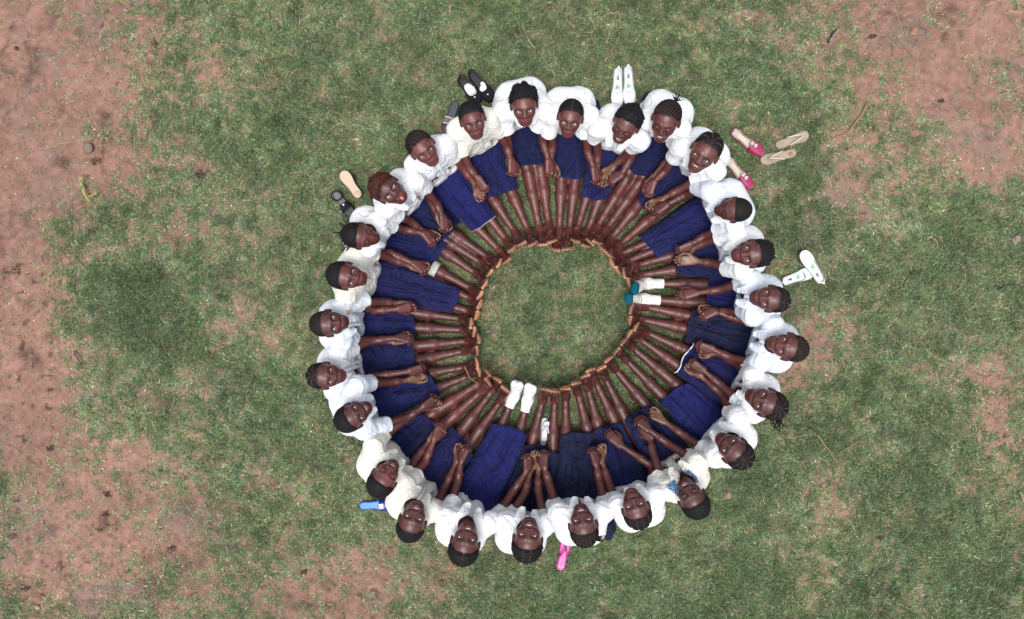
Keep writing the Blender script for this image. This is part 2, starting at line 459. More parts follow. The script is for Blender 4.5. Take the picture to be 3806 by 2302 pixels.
# pitch of the face below the lens (deg), face yaw, hair, eyes, mouth, skin tone, shirt tint, skirt colour, label
NV = [srgb(27, 31, 77), srgb(25, 30, 69), srgb(29, 31, 75), srgb(26, 30, 58), srgb(28, 31, 86)]
WT = [(0.74, 0.75, 0.77), (0.74, 0.725, 0.655), (0.68, 0.73, 0.80)]
LOOK = {
 1: (30, 0, 'puff', 'up', 'closed', 1.10, 0, 1, 'child in the roomiest white shirt, puffed-up hair, bare knees below a split navy skirt'),
 2: (28, 0, 'part', 'up', 'pout', 1.00, 0, 1, 'child with flat parted hair rolling eyes upward, feet poking furthest into the ring'),
 3: (42, 4, 'curly', 'closed', 'smile', 0.95, 0, 0, 'child looking down laughing, short curly hair, just below the upright white print shoes'),
 4: (40, 4, 'topknot', 'closed', 'smile', 1.00, 0, 1, 'child smiling downward, cornrows tied in a small spiky topknot'),
 5: (28, 0, 'radial', 'open', 'smile', 1.05, 0, 2, 'smiling child with cornrows fanning from the forehead, right beside the pink slippers'),
 6: (50, 6, 'shaved', 'closed', 'closed', 0.85, 2, 0, 'child with shaved head bowed and turned away, right below the pink slippers'),
 7: (25, 0, 'knots', 'open', 'closed', 0.95, 0, 1, 'child with knobbly bunched curls and one palm turned up on the lap'),
 8: (22, 0, 'radial', 'open', 'pout', 0.95, 2, 4, 'child in striped grey and white socks with teal toes'),
 9: (25, 0, 'rows', 'open', 'closed', 1.00, 2, 3, 'child with thick cornrows running back, outermost on the right of the ring'),
 10: (28, 0, 'pony', 'open', 'closed', 0.85, 0, 2, 'child with black braids in a loose tail, skirt hem with white piping, right side'),
 11: (33, 0, 'radial', 'open', 'closed', 0.80, 0, 4, 'child with fine close cornrows, big bright blue skirt, beside the blue flowered scarf'),
 12: (28, 0, 'short', 'squint', 'smile', 0.75, 1, 1, 'child with eyes squeezed shut and a blue flowered scarf under the collar'),
 13: (20, 0, 'three', 'open', 'closed', 0.90, 0, 1, 'child with three thick rolls of hair, between the flowered scarf and the pink flip-flop'),
 14: (26, 0, 'side', 'open', 'smile', 0.85, 0, 3, 'laughing child with thin braids swept sideways into a tuft, just above the pink flip-flop'),
 15: (22, 0, 'part2', 'open', 'smile', 0.90, 0, 3, 'smiling child with two thin hair partings and white slippers between the shins'),
 16: (22, 0, 'part1', 'open', 'smile', 0.85, 0, 4, 'smiling child wearing plain white ankle socks, one straight parting down the hair'),
 17: (20, 0, 'short', 'open', 'smile', 0.85, 1, 2, 'laughing child with high bare forehead and cream shirt, right of the blue slide'),
 18: (34, 0, 'short', 'squint', 'smile', 1.15, 1, 2, 'child with warm brown skin and narrowed eyes in a cream shirt, above the blue slide'),
 19: (30, 0, 'short', 'open', 'smile', 0.80, 2, 0, 'smiling child with short black hair, between the left outermost child and the cream-shirted narrow-eyed one'),
 20: (25, 0, 'radial', 'open', 'closed', 0.90, 0, 1, 'frowning child with fanned cornrows, outermost on the left of the ring'),
 21: (25, 0, 'shaved', 'up', 'closed', 0.85, 2, 0, 'child with a round orange badge on the shirt and close-shaved head'),
 22: (28, 0, 'short', 'open', 'closed', 1.05, 1, 2, 'child with short dark curls and skirt flap spread toward the shins, above the badge wearer'),
 23: (42, -4, 'twists', 'closed', 'closed', 0.95, 0, 0, 'child with spiky black twists sticking out around the head, eyes cast down'),
 24: (18, 0, 'fringe', 'up', 'tongue', 0.85, 0, 1, 'child poking out the tongue, reddish brown fringe over the forehead'),
 25: (28, 0, 'rows2', 'open', 'closed', 1.20, 0, 4, 'child with cornrows swept aside and lighter round face, long skirt edged in white, upper left'),
 26: (25, 0, 'short', 'open', 'smirk', 1.05, 1, 0, 'child with cropped hair and tight-lipped grin, between the studded slide and black shoes'),
}
SKIN = np.array([0.090, 0.0225, 0.0190])
SOLE = np.array([0.62, 0.30, 0.155])
ONLY = None

def head_frame(hc, chin_dir_img, pitch, yaw):
    d = nrm(np.array([0, 0, CAM_H]) - hc)              # towards the lens, where the children look
    c = chin_dir_img - d * (chin_dir_img @ d); c = nrm(c)
    p = math.radians(pitch)
    n = math.cos(p) * d + math.sin(p) * c
    u = -math.cos(p) * c + math.sin(p) * d
    s = np.cross(n, u)                                   # child's left... x axis
    a = math.radians(yaw)
    n2 = math.cos(a) * n + math.sin(a) * s
    s2 = np.cross(n2, u)
    return np.stack([s2, n2, u])                         # rows: x, y(face), z(crown)

def build_person(i, kp):
    (crx, cry, chx, chy, hw, bx, by, srx, sry, slx, sly, *rest) = kp
    armR, armL, legR, legL = rest[0:8], rest[8:16], rest[16:22], rest[22:28]
    hem = rest[28:32]
    pitch, yaw, hair, eyes, mouth, tone, wt, nv, label = LOOK[i]
    tone = 0.95 + (tone - 0.95) * 1.35
    # ---- world keypoints
    ZH = 0.655
    hc = W((crx + chx) / 2, (cry + chy) / 2, ZH)
    chin_w = W(chx, chy, ZH) - W(crx, cry, ZH)
    L = np.linalg.norm(chin_w)
    fr_ = np.random.default_rng(500 + i)
    hs = 0.945 * float(np.clip(0.5 * (L / 0.225 + (2 * hw / PPM * (CAM_H - ZH) / CAM_H) / 0.150), 0.92, 1.12))
    HF = head_frame(hc, nrm(chin_w), pitch, yaw)
    SR, SL = W(srx, sry, 0.485), W(slx, sly, 0.485)
    aR, aL = W(*legR[2:4], 0.05), W(*legL[2:4], 0.05)
    kR_, kL_ = W(*legR[0:2], 0.07), W(*legL[0:2], 0.07)
    sm = (SR + SL) / 2; am = (aR + aL) / 2
    f = nrm(np.array([am[0] - sm[0], am[1] - sm[1], 0]))
    f2 = nrm(np.array([(kR_ + kL_)[0] / 2 - sm[0], (kR_ + kL_)[1] / 2 - sm[1], 0]))
    f = nrm(f + f2)
    right = np.array([f[1], -f[0], 0])
    B = W(bx, by, 0.33)
    back = float(np.clip(-(B - sm) @ f, 0.11, 0.23))
    pel = sm - f * (back - 0.07); pel[2] = 0.105
    dl = [np.linalg.norm((aR - pel)[:2]), np.linalg.norm((aL - pel)[:2])]
    if ONLY is None: print('person', i, 'back %.2f raw %.2f' % (back, -(B - sm) @ f), 'leg %.2f %.2f' % tuple(dl), 'hs %.2f' % hs, 'sh %.2f' % np.linalg.norm(SR - SL))
    base = np.array([pel[0], pel[1], 0.0])
    th = math.atan2(-f[0], f[1])
    R = np.stack([right, f, [0, 0, 1.0]])               # world -> local
    loc = lambda p: R @ (np.asarray(p) - base)
    SRl, SLl, hcl = loc(SR), loc(SL), loc(hc)
    HFl = HF @ R.T                                       # rows in local coords
    H = lambda x, y, z: hcl + hs * (x * HFl[0] + y * HFl[1] + z * HFl[2])
    ctr = (SRl + SLl) / 2
    chest = ctr + np.array([0, -back + 0.100, -0.085])
    mid = np.array([ctr[0] * 0.5, ctr[1] - back + 0.115, 0.25])
    fp = loc(W(*FRONT[i - 1], 0.21))
    pl = np.array([0, 0, 0.11])
    neck = ctr + np.array([0, -0.030, 0.030])
    S = SDF()
    # ---- torso (kept a little inside the clothes)
    for sx in (-1, 1):
        S.rc(pl + [sx * 0.055, 0, 0], mid + [sx * 0.04, 0, 0], 0.085, 0.075, 0.05)
        S.rc(mid + [sx * 0.04, 0, 0], chest + [sx * 0.05, 0, 0], 0.075, 0.072, 0.05)
        S.rc(chest + [sx * 0.03, 0, 0.02], (SRl if sx > 0 else SLl) * 0.8 + ctr * 0.2, 0.06, 0.035, 0.04)
    S.rc(neck + [0, 0, -0.04], neck, 0.046, 0.040, 0.03)
    S.rc(neck, H(0, -0.022, -0.045), 0.038, 0.040, 0.02)
    # ---- head
    S.ell(H(0, -0.014, 0.022), hs * np.array([0.075, 0.090, 0.078]), HFl, 0.01)
    S.ell(H(0, 0.018, 0.000), hs * np.array([0.067, 0.066, 0.073]), HFl, 0.02)
    S.rc(H(0, 0.030, -0.030), H(0, 0.044, -0.074), hs * (0.055 + fr_.normal() * .0022), hs * (0.033 + fr_.normal() * .003), 0.02)
    S.ell(H(0, 0.060 + fr_.normal() * .003, -0.093 + fr_.normal() * .003), hs * np.array([0.020 + abs(fr_.normal()) * .003, 0.018, 0.016]), HFl, 0.018)
    for sx in (-1, 1):
        S.rc(H(sx * 0.046, -0.005, -0.045), H(sx * 0.022, 0.048, -0.084), hs * 0.020, hs * 0.016, 0.025)   # jaw
        S.ell(H(sx * 0.038, 0.056, -0.026), hs * np.array([0.024, 0.018, 0.020]), HFl, 0.02)               # cheek
        S.rc(H(sx * 0.046, 0.060, 0.020), H(sx * 0.014, 0.075, 0.021), hs * 0.009, hs * 0.010, 0.015)      # brow
        S.ell(H(sx * 0.080, -0.010, -0.010), hs * np.array([0.009, 0.017, 0.028]), HFl, 0.008)             # ear
        S.ell(H(sx * 0.085, -0.002, -0.008), hs * np.array([0.005, 0.009, 0.016]), HFl, 0.004, cut=True)
        S.ell(H(sx * 0.031, 0.093, 0.001), hs * np.array([0.019, 0.014, 0.0115]), HFl, 0.014, cut=True)    # eye socket
    S.rc(H(0, 0.077, 0.006), H(0, 0.089 + fr_.normal() * .0015, -0.026), hs * 0.0085, hs * (0.0118 + fr_.normal() * .0010), 0.014)                          # nose
    for sx in (-1, 1):
        S.ell(H(sx * 0.0145, 0.084, -0.030), hs * np.array([0.0095, 0.0105, 0.0075]), HFl, 0.007)
        S.ell(H(sx * 0.008, 0.096, -0.036), hs * np.array([0.004, 0.006, 0.003]), HFl, 0.003, cut=True)
    smile = mouth in ('smile', 'smirk')
    mw = {'smile': 0.027, 'smirk': 0.028, 'closed': 0.025, 'pout': 0.020, 'tongue': 0.022}[mouth]
    op = {'smile': 0.0075, 'tongue': 0.006, 'smirk': 0.002, 'closed': 0.0015, 'pout': 0.0015}[mouth]
    mz = -0.057
    S.ell(H(0, 0.074, mz), hs * np.array([0.030, 0.014, 0.022]), HFl, 0.014)
    cu = 0.0065 if smile else 0.0
    for sx in (-1, 1):
        S.rc(H(0, 0.0835, mz + op + .003), H(sx * mw * .75, 0.076, mz + cu + .002), hs * 0.0055, hs * 0.0040, 0.007)
        S.rc(H(0, 0.0840, mz - op - .005), H(sx * mw * .75, 0.076, mz + cu - .002), hs * 0.0062, hs * 0.0040, 0.007)
    if op > 0.004:
        S.ell(H(0, 0.094, mz + .001), hs * np.array([mw * .70, 0.016, op]), HFl, 0.003, cut=True)
    if mouth == 'tongue':
        S.rc(H(0, 0.078, mz), H(0.002, 0.102, mz - 0.016), hs * 0.009, hs * 0.009, 0.004)
    if eyes in ('closed', 'squint'):
        for sx in (-1, 1):
            S.ell(H(sx * 0.031, 0.074, 0.000), hs * np.array([0.016, 0.012, 0.011]), HFl, 0.008)
    # ---- arms
    palms, nails = [], []
    arms = {}; hands = {}
    for side, pts, Sh in (('R', armR, SRl), ('L', armL, SLl)):
        free = i in (FREE_L if side == 'L' else FREE_R)
        if side == 'L': up = UP.get(i, 1)
        else:
            j = i - 1 if i > 1 else 26
            up = 1 - UP.get(j, 1)
        zh = 0.238 if (up and not free) else (0.215 if free else 0.200)
        sl_, el, wr, ha = [np.array(pts[q:q + 2]) for q in (0, 2, 4, 6)]
        C = loc(W(*ha, zh)); Wp = loc(W(*wr, zh + 0.012))
        E_ = loc(W(*el, 0.27)); SE = loc(W(*sl_, 0.36))
        a = nrm(C - Wp)
        Wp2 = C - a * 0.072
        sgn = 1 if side == 'R' else -1
        # arms of a natural length
        S.rc(Sh, Sh * .45 + SE * .55, 0.036, 0.034, 0.03)
        S.rc(Sh * .45 + SE * .55, E_, 0.032, 0.0245, 0.03)
        S.rc(E_, E_ * .65 + Wp2 * .35, 0.0245, 0.0245, 0.015)
        S.rc(E_ * .65 + Wp2 * .35, Wp2, 0.0245, 0.0160, 0.015)
        arms[side] = (Sh, SE, E_); hands[side] = Wp2
        # hand frame: a = along, N = back of the hand, s = towards the thumb
        if free and i == 7: N = nrm(np.array([-sgn * 0.2, 0, -1.0]))
        elif free: N = nrm(np.array([sgn * 0.25, 0, 1.0]))
        elif up: N = nrm(np.array([sgn * 0.45, 0.1, 1.0]))
        else: N = nrm(np.array([sgn * 0.55, -0.1, -1.0]))
        N = nrm(N - a * (N @ a))
        s = np.cross(N, a) * (1 if side == 'L' else -1)   # thumb side: for a left hand, palm down, thumb points right
        s = nrm(s)
        hsz = 0.90
        curl = [14, 22, 16] if free else ([34, 56, 40] if up else [30, 52, 36])
        off = 0 if (free or up) else 0.009
        for q, (xo, ln) in enumerate([(0.030, 0.9), (0.010, 1.0), (-0.010, 0.94), (-0.029, 0.76)]):
            kn = C + hsz * (s * (xo * 0.93 + off) + a * (0.004 if q in (1, 2) else -0.003) - N * abs(xo) * 0.12)
            S.rc(Wp2 + s * xo * 0.45, kn, 0.0140, 0.0100, 0.015)
            p = kn; ang = 0
            rr = [0.0086, 0.0077, 0.0070, 0.0060]
            for g in range(3):
                ang += math.radians(curl[g] * (1 + 0.08 * (q - 1)))
                dr = math.cos(ang) * a - math.sin(ang) * N + s * xo * 1.2
                p2 = p + nrm(dr) * [0.036, 0.023, 0.018][g] * ln * hsz
                S.rc(p, p2, rr[g], rr[g + 1], 0.004)
                p = p2
            nails.append((p, 0.009))
        tb = Wp2 + a * 0.016 + s * 0.018
        t1 = tb + nrm(a * 0.7 + s * 0.75 - N * 0.25) * 0.036
        t2 = t1 + nrm(a * 0.95 + s * 0.25 - N * 0.35) * 0.028
        t3 = t2 + nrm(a * 0.9 - s * 0.1 - N * 0.5) * 0.022
        S.rc(tb, t1, 0.015, 0.0115, 0.012); S.rc(t1, t2, 0.0110, 0.0095, 0.006); S.rc(t2, t3, 0.0095, 0.008, 0.004)
        nails.append((t3, 0.010))
        palms.append((C - a * 0.02, a, -N, 0.105))
    # ---- legs and feet
    legs = {}; feet = {}
    for side, pts in (('R', legR), ('L', legL)):
        sgn = 1 if side == 'R' else -1
        an = loc(W(*pts[2:4], 0.05)); em = loc(W(*pts[0:2], 0.07))
        d = em - an; d[2] = 0; d = nrm(d)
        kn = an + d * 0.385; kn[2] = 0.062
        hp = np.array([sgn * 0.070, 0.02, 0.10])
        calf = an + d * 0.24 + np.array([0, 0, 0.006]); 
        S.rc(hp, kn * .5 + hp * .5 + [0, 0, 0.012], 0.082, 0.066, 0.05)
        S.rc(kn * .5 + hp * .5 + [0, 0, 0.012], kn, 0.066, 0.042, 0.05)
        S.rc(kn, calf, 0.041, 0.0385, 0.02)
        S.ell(kn + [0, 0, 0.022], (0.027, 0.032, 0.024), None, 0.02)
        S.rc(calf, an + d * 0.09, 0.0375, 0.024, 0.02)
        S.rc(an + d * 0.09, an, 0.024, 0.023, 0.015)
        legs[side] = (hp, kn, an)
        tz = 0.18
        heel = an - d * 0.042; heel[2] = 0.030
        for _ in range(3):
            to = loc(W(*pts[4:6], tz))
            hh = np.linalg.norm((to - heel)[:2])
            tz = 0.030 + math.sqrt(max(0.195 ** 2 - min(hh, 0.17) ** 2, 0.004))
        to = loc(W(*pts[4:6], tz))
        l = nrm(to - heel); fl = np.linalg.norm(to - heel)
        fwd = -d
        n = nrm(fwd - l * (fwd @ l))                      # sole faces away from the shin
        s = nrm(np.cross(n, l))
        if s @ np.array([-sgn, 0, 0]) < 0: s = -s         # towards the other foot: the big toe side
        P = lambda t, x, y=0.0: heel + l * fl * t + s * x - n * y
        S.rc(heel, an + [0, 0, 0.008], 0.028, 0.024, 0.015)
        S.rc(an, P(0.55, -0.008, 0.006), 0.024, 0.016, 0.02)
        S.rc(an, P(0.55, 0.012, 0.012), 0.024, 0.018, 0.02)
        S.rc(heel, P(0.60, -0.016, -0.004), 0.024, 0.014, 0.02)
        S.rc(P(0.5, 0.014, 0.0), P(0.74, 0.019, 0.0), 0.018, 0.0150, 0.02)
        S.rc(P(0.5, -0.010, 0.0), P(0.70, -0.021, 0.0), 0.017, 0.0125, 0.02)
        S.rc(P(0.6, 0.0, 0.0), P(0.74, 0.0, 0.0), 0.020, 0.015, 0.02)
        tt = [(0.0245, 0.985, 0.0115), (0.0075, 0.975, 0.0080), (-0.006, 0.945, 0.0076), (-0.0185, 0.905, 0.0072), (-0.0295, 0.855, 0.0072)]
        for (x, t, r) in tt:
            S.rc(P(0.74, x * 0.85, 0.002), P(t - 0.07, x, 0.006), r * 0.95, r * 0.85, 0.006)
            S.rc(P(t - 0.07, x, 0.006), P(t, x * 1.04, 0.001), r * 0.85, r, 0.004)
            nails.append((P(t + 0.01, x, 0.010), 0.006))
            S.ell(P(t - 0.005, x * 1.03, -0.002), np.full(3, r * 1.0), None, 0.003)
        S.rc(P(0.76, 0.017, -0.009), P(0.76, -0.002, -0.007), 0.0145, 0.012, 0.012)
        S.rc(P(0.76, -0.002, -0.007), P(0.70, -0.020, -0.005), 0.012, 0.011, 0.012)
        feet[side] = (heel, l, n, s, fl, an, d)
    # ---- mesh
    hb = hcl
    S.grid(0.0046, fine=[(hb - 0.10 * hs, hb + 0.12 * hs, 0.0030)])
    S.run()
    V, F = S.nets()
    me = np_mesh('person', V, F)
    N_ = vnormals(me)
    # ---- skin colours that belong to the skin
    base_c = SKIN * tone
    C = np.tile(base_c, (len(V), 1))
    mott = wob(V[:, 0], V[:, 1], V[:, 2], 0.12, i % 5)
    C *= (1 + 0.10 * mott)[:, None]
    def blend(w, col):
        w = np.clip(w, 0, 1)[:, None]
        C[:] = C * (1 - w) + np.asarray(col) * w
    # knees, elbows and toes a bit darker, dusty feet
    for side in 'RL':
        hp, kn, an = legs[side]
        blend(0.35 * sstep(0.06, 0.02, np.linalg.norm(V - (kn + [0, 0, 0.03]), axis=1)), base_c * 0.6)
        heel, l, n, s, fl, an, d = feet[side]
        q = V - heel
        near = sstep(0.26, 0.22, np.linalg.norm(q, axis=1)) * (q @ n > -0.075) * (V[:, 2] < 0.30) * ((q @ d) < 0.06)
        blend(0.45 * near * sstep(0.2, 0.5, (q @ l) / fl), base_c * 0.62)
        pale = near * sstep(-0.10, 0.40, N_ @ n + 0.55 * np.maximum(N_ @ l, 0) * sstep(0.84, 0.97, (q @ l) / fl))
        blend(pale * 0.92, SOLE * (1 - .58 * fr_.random()) * np.array([1, .95, .92]))
        dust = near * sstep(0.1, 0.6, wob(V[:, 0], V[:, 1], V[:, 2], 0.05, (i + 1) % 5))
        blend(0.30 * dust, [0.16, 0.10, 0.085])
        q2 = np.clip((V - kn) @ nrm(an - kn), 0, 1); shin = (np.linalg.norm(V - kn - q2[:, None] * nrm(an - kn), axis=1) < .06) * (q2 > 0.02)
        blend(shin * 0.28 * sstep(0.25, 0.7, wob(V[:, 0], V[:, 1] * .6, V[:, 2], 0.035, (i + 2) % 5)), [0.17, 0.085, 0.075])
    for (pc, a, pn, r) in palms:
        q = V - pc
        near = sstep(r, r * 0.85, np.linalg.norm(q, axis=1))
        blend(near * sstep(0.15, 0.7, N_ @ pn) * 0.70, SOLE * 0.25)
    for (pt, r) in nails:
        blend((0.5 if r < .0065 else 0.30) * sstep(r * 1.2, r * 0.5, np.linalg.norm(V - pt, axis=1)), [0.55, 0.34, 0.26])
    # face
    hq = (V - hcl) @ HFl.T / hs
    x, y, z = hq[:, 0], hq[:, 1], hq[:, 2]
    inh = (np.abs(x) < 0.095) & (np.abs(z) < 0.13) & (np.abs(y) < 0.13)
    face = inh & (y > 0.03)
    ax_ = np.abs(x)
    lipw = face * sstep(1.25, 0.8, np.sqrt((x / (mw + .004)) ** 2 + ((z - mz - (7 * x * x if smile else 0)) / (op + 0.0095)) ** 2)) * sstep(0.066, 0.074, y)
    blend(lipw * 0.6, np.array([0.14, 0.042, 0.042]) * (0.6 + 0.4 * tone))
    if op > 0.004:
        inside = face * sstep(1.15, 0.9, np.sqrt((x / (mw * .70)) ** 2 + ((z - mz) / (op + .001)) ** 2)) * (y < 0.090)
        blend(inside * 0.95, [0.05, 0.012, 0.012])
    else:
        blend(face * 0.8 * sstep(1.2, 0.7, np.sqrt((x / mw) ** 2 + ((z - mz + (0.25 * mw * 0 if not smile else -6 * x * x)) / 0.0022) ** 2)) * (y > 0.07), base_c * 0.25)
    if mouth == 'tongue':
        blend(face * sstep(0.016, 0.010, np.hypot(x - 0.001, z - mz + 0.013)) * sstep(0.088, 0.094, y), [0.50, 0.16, 0.15])
    arch = 0.0255 - 9 * (ax_ - 0.028) ** 2
    blend(face * 0.80 * sstep(0.0042, 0.0015, np.abs(z - arch)) * sstep(0.010, 0.014, ax_) * sstep(0.052, 0.046, ax_), [0.012, 0.008, 0.007])
    lid = 0.0085 - 22 * (ax_ - 0.031) ** 2 if eyes in ('open', 'up') else -0.004 + 14 * (ax_ - 0.031) ** 2
    blend(face * 0.9 * sstep(0.0038, 0.0012, np.abs(z - lid)) * sstep(0.019, 0.016, np.abs(ax_ - 0.031)), [0.008, 0.005, 0.005])
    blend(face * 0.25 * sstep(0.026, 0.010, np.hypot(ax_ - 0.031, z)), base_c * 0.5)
    # scalp under the hair
    blend(inh * 0.75 * sstep(0.018, 0.026, -0.604 * y + 0.797 * z), base_c * 0.45)
    set_col(me, C)
    me.materials.append(M['skin'])
    # eyes and teeth belong to the one body mesh
    ex = Acc()
    if eyes in ('open', 'up'):
        for sx in (-1, 1):
            ec = H(sx * 0.031, 0.0735, -0.0005)
            v, q4, q3 = ball((0, 0, 0), (0.0128, 0.0080, 0.0060 if eyes == 'open' else 0.0078), 18, 14)
            iz = 0.0030 if eyes == 'up' else 0.0010
            r_ = np.hypot(v[:, 0] + sx * 0.001, v[:, 2] - iz)
            col = np.where((r_ < (0.0062 if eyes == 'open' else 0.0056))[:, None], [0.020, 0.010, 0.008], [0.50, 0.47, 0.45])
            col = np.where((np.abs(v[:, 0]) > 0.0125)[:, None], [0.35, 0.18, 0.16], col)
            ex.add(ec + hs * (v @ HFl), q4, q3, col)
    if mouth == 'smile':
        v, q4, q3 = ball((0, 0, 0), (mw * 0.62, 0.005, 0.0040), 16, 8)
        ex.add(H(0, 0.0845, mz + 0.0035) + hs * (v @ HFl), q4, q3, (0.50, 0.48, 0.44))
    if ex.n:
        em_ = ex.mesh('tmp')
        em_.materials.append(M['eye'])
        n0 = len(me.polygons)
        import bmesh
        bm = bmesh.new(); bm.from_mesh(me); nf = len(bm.faces); bm.from_mesh(em_)
        bm.faces.ensure_lookup_table()
        for fc in bm.faces[nf:]: fc.material_index = 1
        bm.to_mesh(me); bm.free()
        me.materials.append(M['eye'])
        bpy.data.meshes.remove(em_)
    body = bpy.data.objects.new('person', me)
    link(body)
    body.location = base; body.rotation_euler = (0, 0, th)
    tag(body, label, 'person', 'children sitting in a ring with their feet together')
    ctx = dict(i=i, H=H, HFl=HFl, hs=hs, hcl=hcl, SR=SRl, SL=SLl, ctr=ctr, chest=chest, mid=mid, pl=pl, fp=fp, neck=neck,
               arms=arms, hands=hands, legs=legs, feet=feet, loc=loc, hem=hem, body=body, back=back, nv=nv, wt=wt, hair=hair,
               R=R, base=base, V=V)
    make_hair(ctx); make_blouse(ctx); make_skirt(ctx)
    return ctx

def make_hair(c):
    H, HFl, hs, hcl, st, i = c['H'], c['HFl'], c['hs'], c['hcl'], c['hair'], c['i']
    S = SDF()
    thick = {'puff': 0.014, 'short': 0.009, 'shaved': 0.004, 'curly': 0.012, 'knots': 0.010, 'part': 0.007, 'topknot': 0.006,
             'radial': 0.007, 'rows': 0.008, 'pony': 0.008, 'three': 0.008, 'side': 0.008, 'part2': 0.013, 'part1': 0.013,
             'twists': 0.006, 'fringe': 0.013, 'rows2': 0.008}[st]
    S.ell(H(0, -0.016, 0.025), hs * (np.array([0.0755, 0.091, 0.079]) + thick), HFl, 0.01)
    rr = np.random.default_rng(i)
    blobs = {'puff': 26, 'knots': 34, 'curly': 30}.get(st, 0)
    for b in range(blobs):
        v = nrm(rr.normal(size=3))
        if -0.604 * v[1] + 0.797 * v[2] < 0.30: continue
        p = v * (np.array([0.073, 0.091, 0.079]) + thick * 0.8) + np.array([0, -0.016, 0.025])
        r = rr.uniform(0.010, 0.017) * (1.15 if st == 'puff' else 0.95 if st == 'knots' else 0.8)
        S.ell(H(*p), np.full(3, r * hs), None, 0.004 if st == 'knots' else 0.010)
    S.grid(0.0030)
    S.run()
    X, Y, Z = S.pts()
    q = [((X - hcl[0]) * HFl[a][0] + (Y - hcl[1]) * HFl[a][1] + (Z - hcl[2]) * HFl[a][2]) / hs for a in range(3)]
    x, y, z = q
    nz = wob(x, y, z, 0.022, i % 5)
    ridge = None
    if st in ('rows', 'side', 'rows2', 'topknot'):
        if st == 'rows': t = x / 0.0125
        elif st == 'rows2': t = (x * 0.55 + z * 0.15 + y * .5) / 0.0120
        elif st == 'side': t = (z * 0.75 - y * 0.65) / 0.0085
        else: t = (x * 0.8 - 0.25 * y) / 0.012
        ridge = np.abs(np.cos(t * math.pi / 1.0))
    elif st in ('radial', 'pony'):
        an = np.arctan2(x, -(y - 0.055) + 0.6 * np.maximum(z - 0.02, -0.05) * 0 + 0.0)
        an = np.arctan2(x, 0.045 - y + 1e-4)
        nrow = 11 if st == 'radial' and i != 11 else 15
        ridge = np.abs(np.cos(an * nrow * 0.5))
    elif st == 'three':
        ridge = np.abs(np.cos(x / 0.036 * math.pi))
        ridge = np.minimum(1, ridge * 2.2)
    if ridge is not None:
        S.D += (hs * 0.0052 * (1 - np.minimum(1, ridge * 1.25)) * 1.4 - 0.001).astype(np.float32)
    if st in ('part1', 'part2', 'part'):
        xs_ = [0.004] if st == 'part1' else ([-0.014, 0.020] if st == 'part2' else [0.0])
        for x0 in xs_:
            xw = x0 * (1 + 3 * (y + 0.02)) if st == 'part2' else x0 + 0.05 * (y - 0.02)
            S.D += (0.010 * np.exp(-((x - xw) / 0.0028) ** 2) * (y > -0.03)).astype(np.float32)
    amp = {'puff': 0.0035, 'curly': 0.004, 'knots': 0.002, 'short': 0.0014, 'shaved': 0.0005, 'part1': 0.002, 'part2': 0.002}.get(st, 0.0008)
    S.D += (amp * nz).astype(np.float32)
    # hairline
    lim = 0.0226 + 0.0016 * wob(x, y, z, 0.030, 2) + 0.0025 * wob(x, y, z, 0.010, 3) + (0.004 if st in ('radial', 'rows', 'side', 'pony', 'topknot') else 0.0)
    lim = lim - 0.55 * np.maximum(np.abs(x) - 0.040, 0) * (z > -0.005) + 0.0015 * wob(x, y, z, 0.009, 1)
    if i == 17: lim = lim + 0.012
    if st == 'fringe': lim = lim - 0.014 * sstep(0.0, 0.05, y) + 0.006 * np.sin(x * 420)
    mrg = (-0.604 * y + 0.797 * z) - lim
    S.D += (hs * (thick + 0.001) * 0.9 * (1 - sstep(0.0, 0.022 if st != 'shaved' else .03, mrg))).astype(np.float32)
    cut = -mrg * hs
    temple = ((np.abs(x) - 0.068) * -1 + 0.0)
    S.D = np.maximum(S.D, cut.astype(np.float32))
    V, F = S.nets()
    acc = Acc()
    hq = (V - hcl) @ HFl.T / hs
    hc_ = np.array([0.0065, 0.0055, 0.0065])
    if st == 'fringe': hc_ = np.array([0.060, 0.018, 0.014])
    if st == 'shaved': hc_ = np.array([0.010, 0.007, 0.007])
    col = np.tile(hc_, (len(V), 1))
    edge_ = sstep(0.014, 0.0, (-0.604 * hq[:, 1] + 0.797 * hq[:, 2]) - 0.0226 + 0.55 * np.maximum(np.abs(hq[:, 0]) - 0.040, 0) - (0.012 if i == 17 else 0))
    if st != 'fringe': col = col * (1 - .75 * edge_[:, None]) + SKIN * LOOK[i][5] * .38 * .75 * edge_[:, None]
    part = np.zeros(len(V))
    hx, hy, hz = hq.T
    if st in ('rows', 'side', 'rows2', 'topknot', 'radial', 'pony', 'three'):
        if st == 'rows': t = hx / 0.0125
        elif st == 'rows2': t = (hx * 0.55 + hz * 0.15 + hy * .5) / 0.0120
        elif st == 'side': t = (hz * 0.75 - hy * 0.65) / 0.0085
        elif st == 'topknot': t = (hx * 0.8 - 0.25 * hy) / 0.012
        if st in ('radial', 'pony'):
            an = np.arctan2(hx, 0.045 - hy + 1e-4); nrow = 11 if st == 'radial' and i != 11 else 15
            rd = np.abs(np.cos(an * nrow * 0.5))
        elif st == 'three': rd = np.minimum(1, np.abs(np.cos(hx / 0.036 * math.pi)) * 2.2)
        else: rd = np.abs(np.cos(t * math.pi))
        part = sstep(0.30, 0.05, rd)
    if st in ('part1', 'part2', 'part'):
        xs_ = [0.004] if st == 'part1' else ([-0.014, 0.020] if st == 'part2' else [0.0])
        for x0 in xs_:
            xw = x0 * (1 + 3 * (hy + 0.02)) if st == 'part2' else x0 + 0.05 * (hy - 0.02)
            part = np.maximum(part, np.exp(-((hx - xw) / 0.0022) ** 2) * (hy > -0.03))
    col = col * (1 - part[:, None] * 0.8) + np.array([0.16, 0.085, 0.070]) * part[:, None] * 0.8
    acc.add(V, F, None, col)
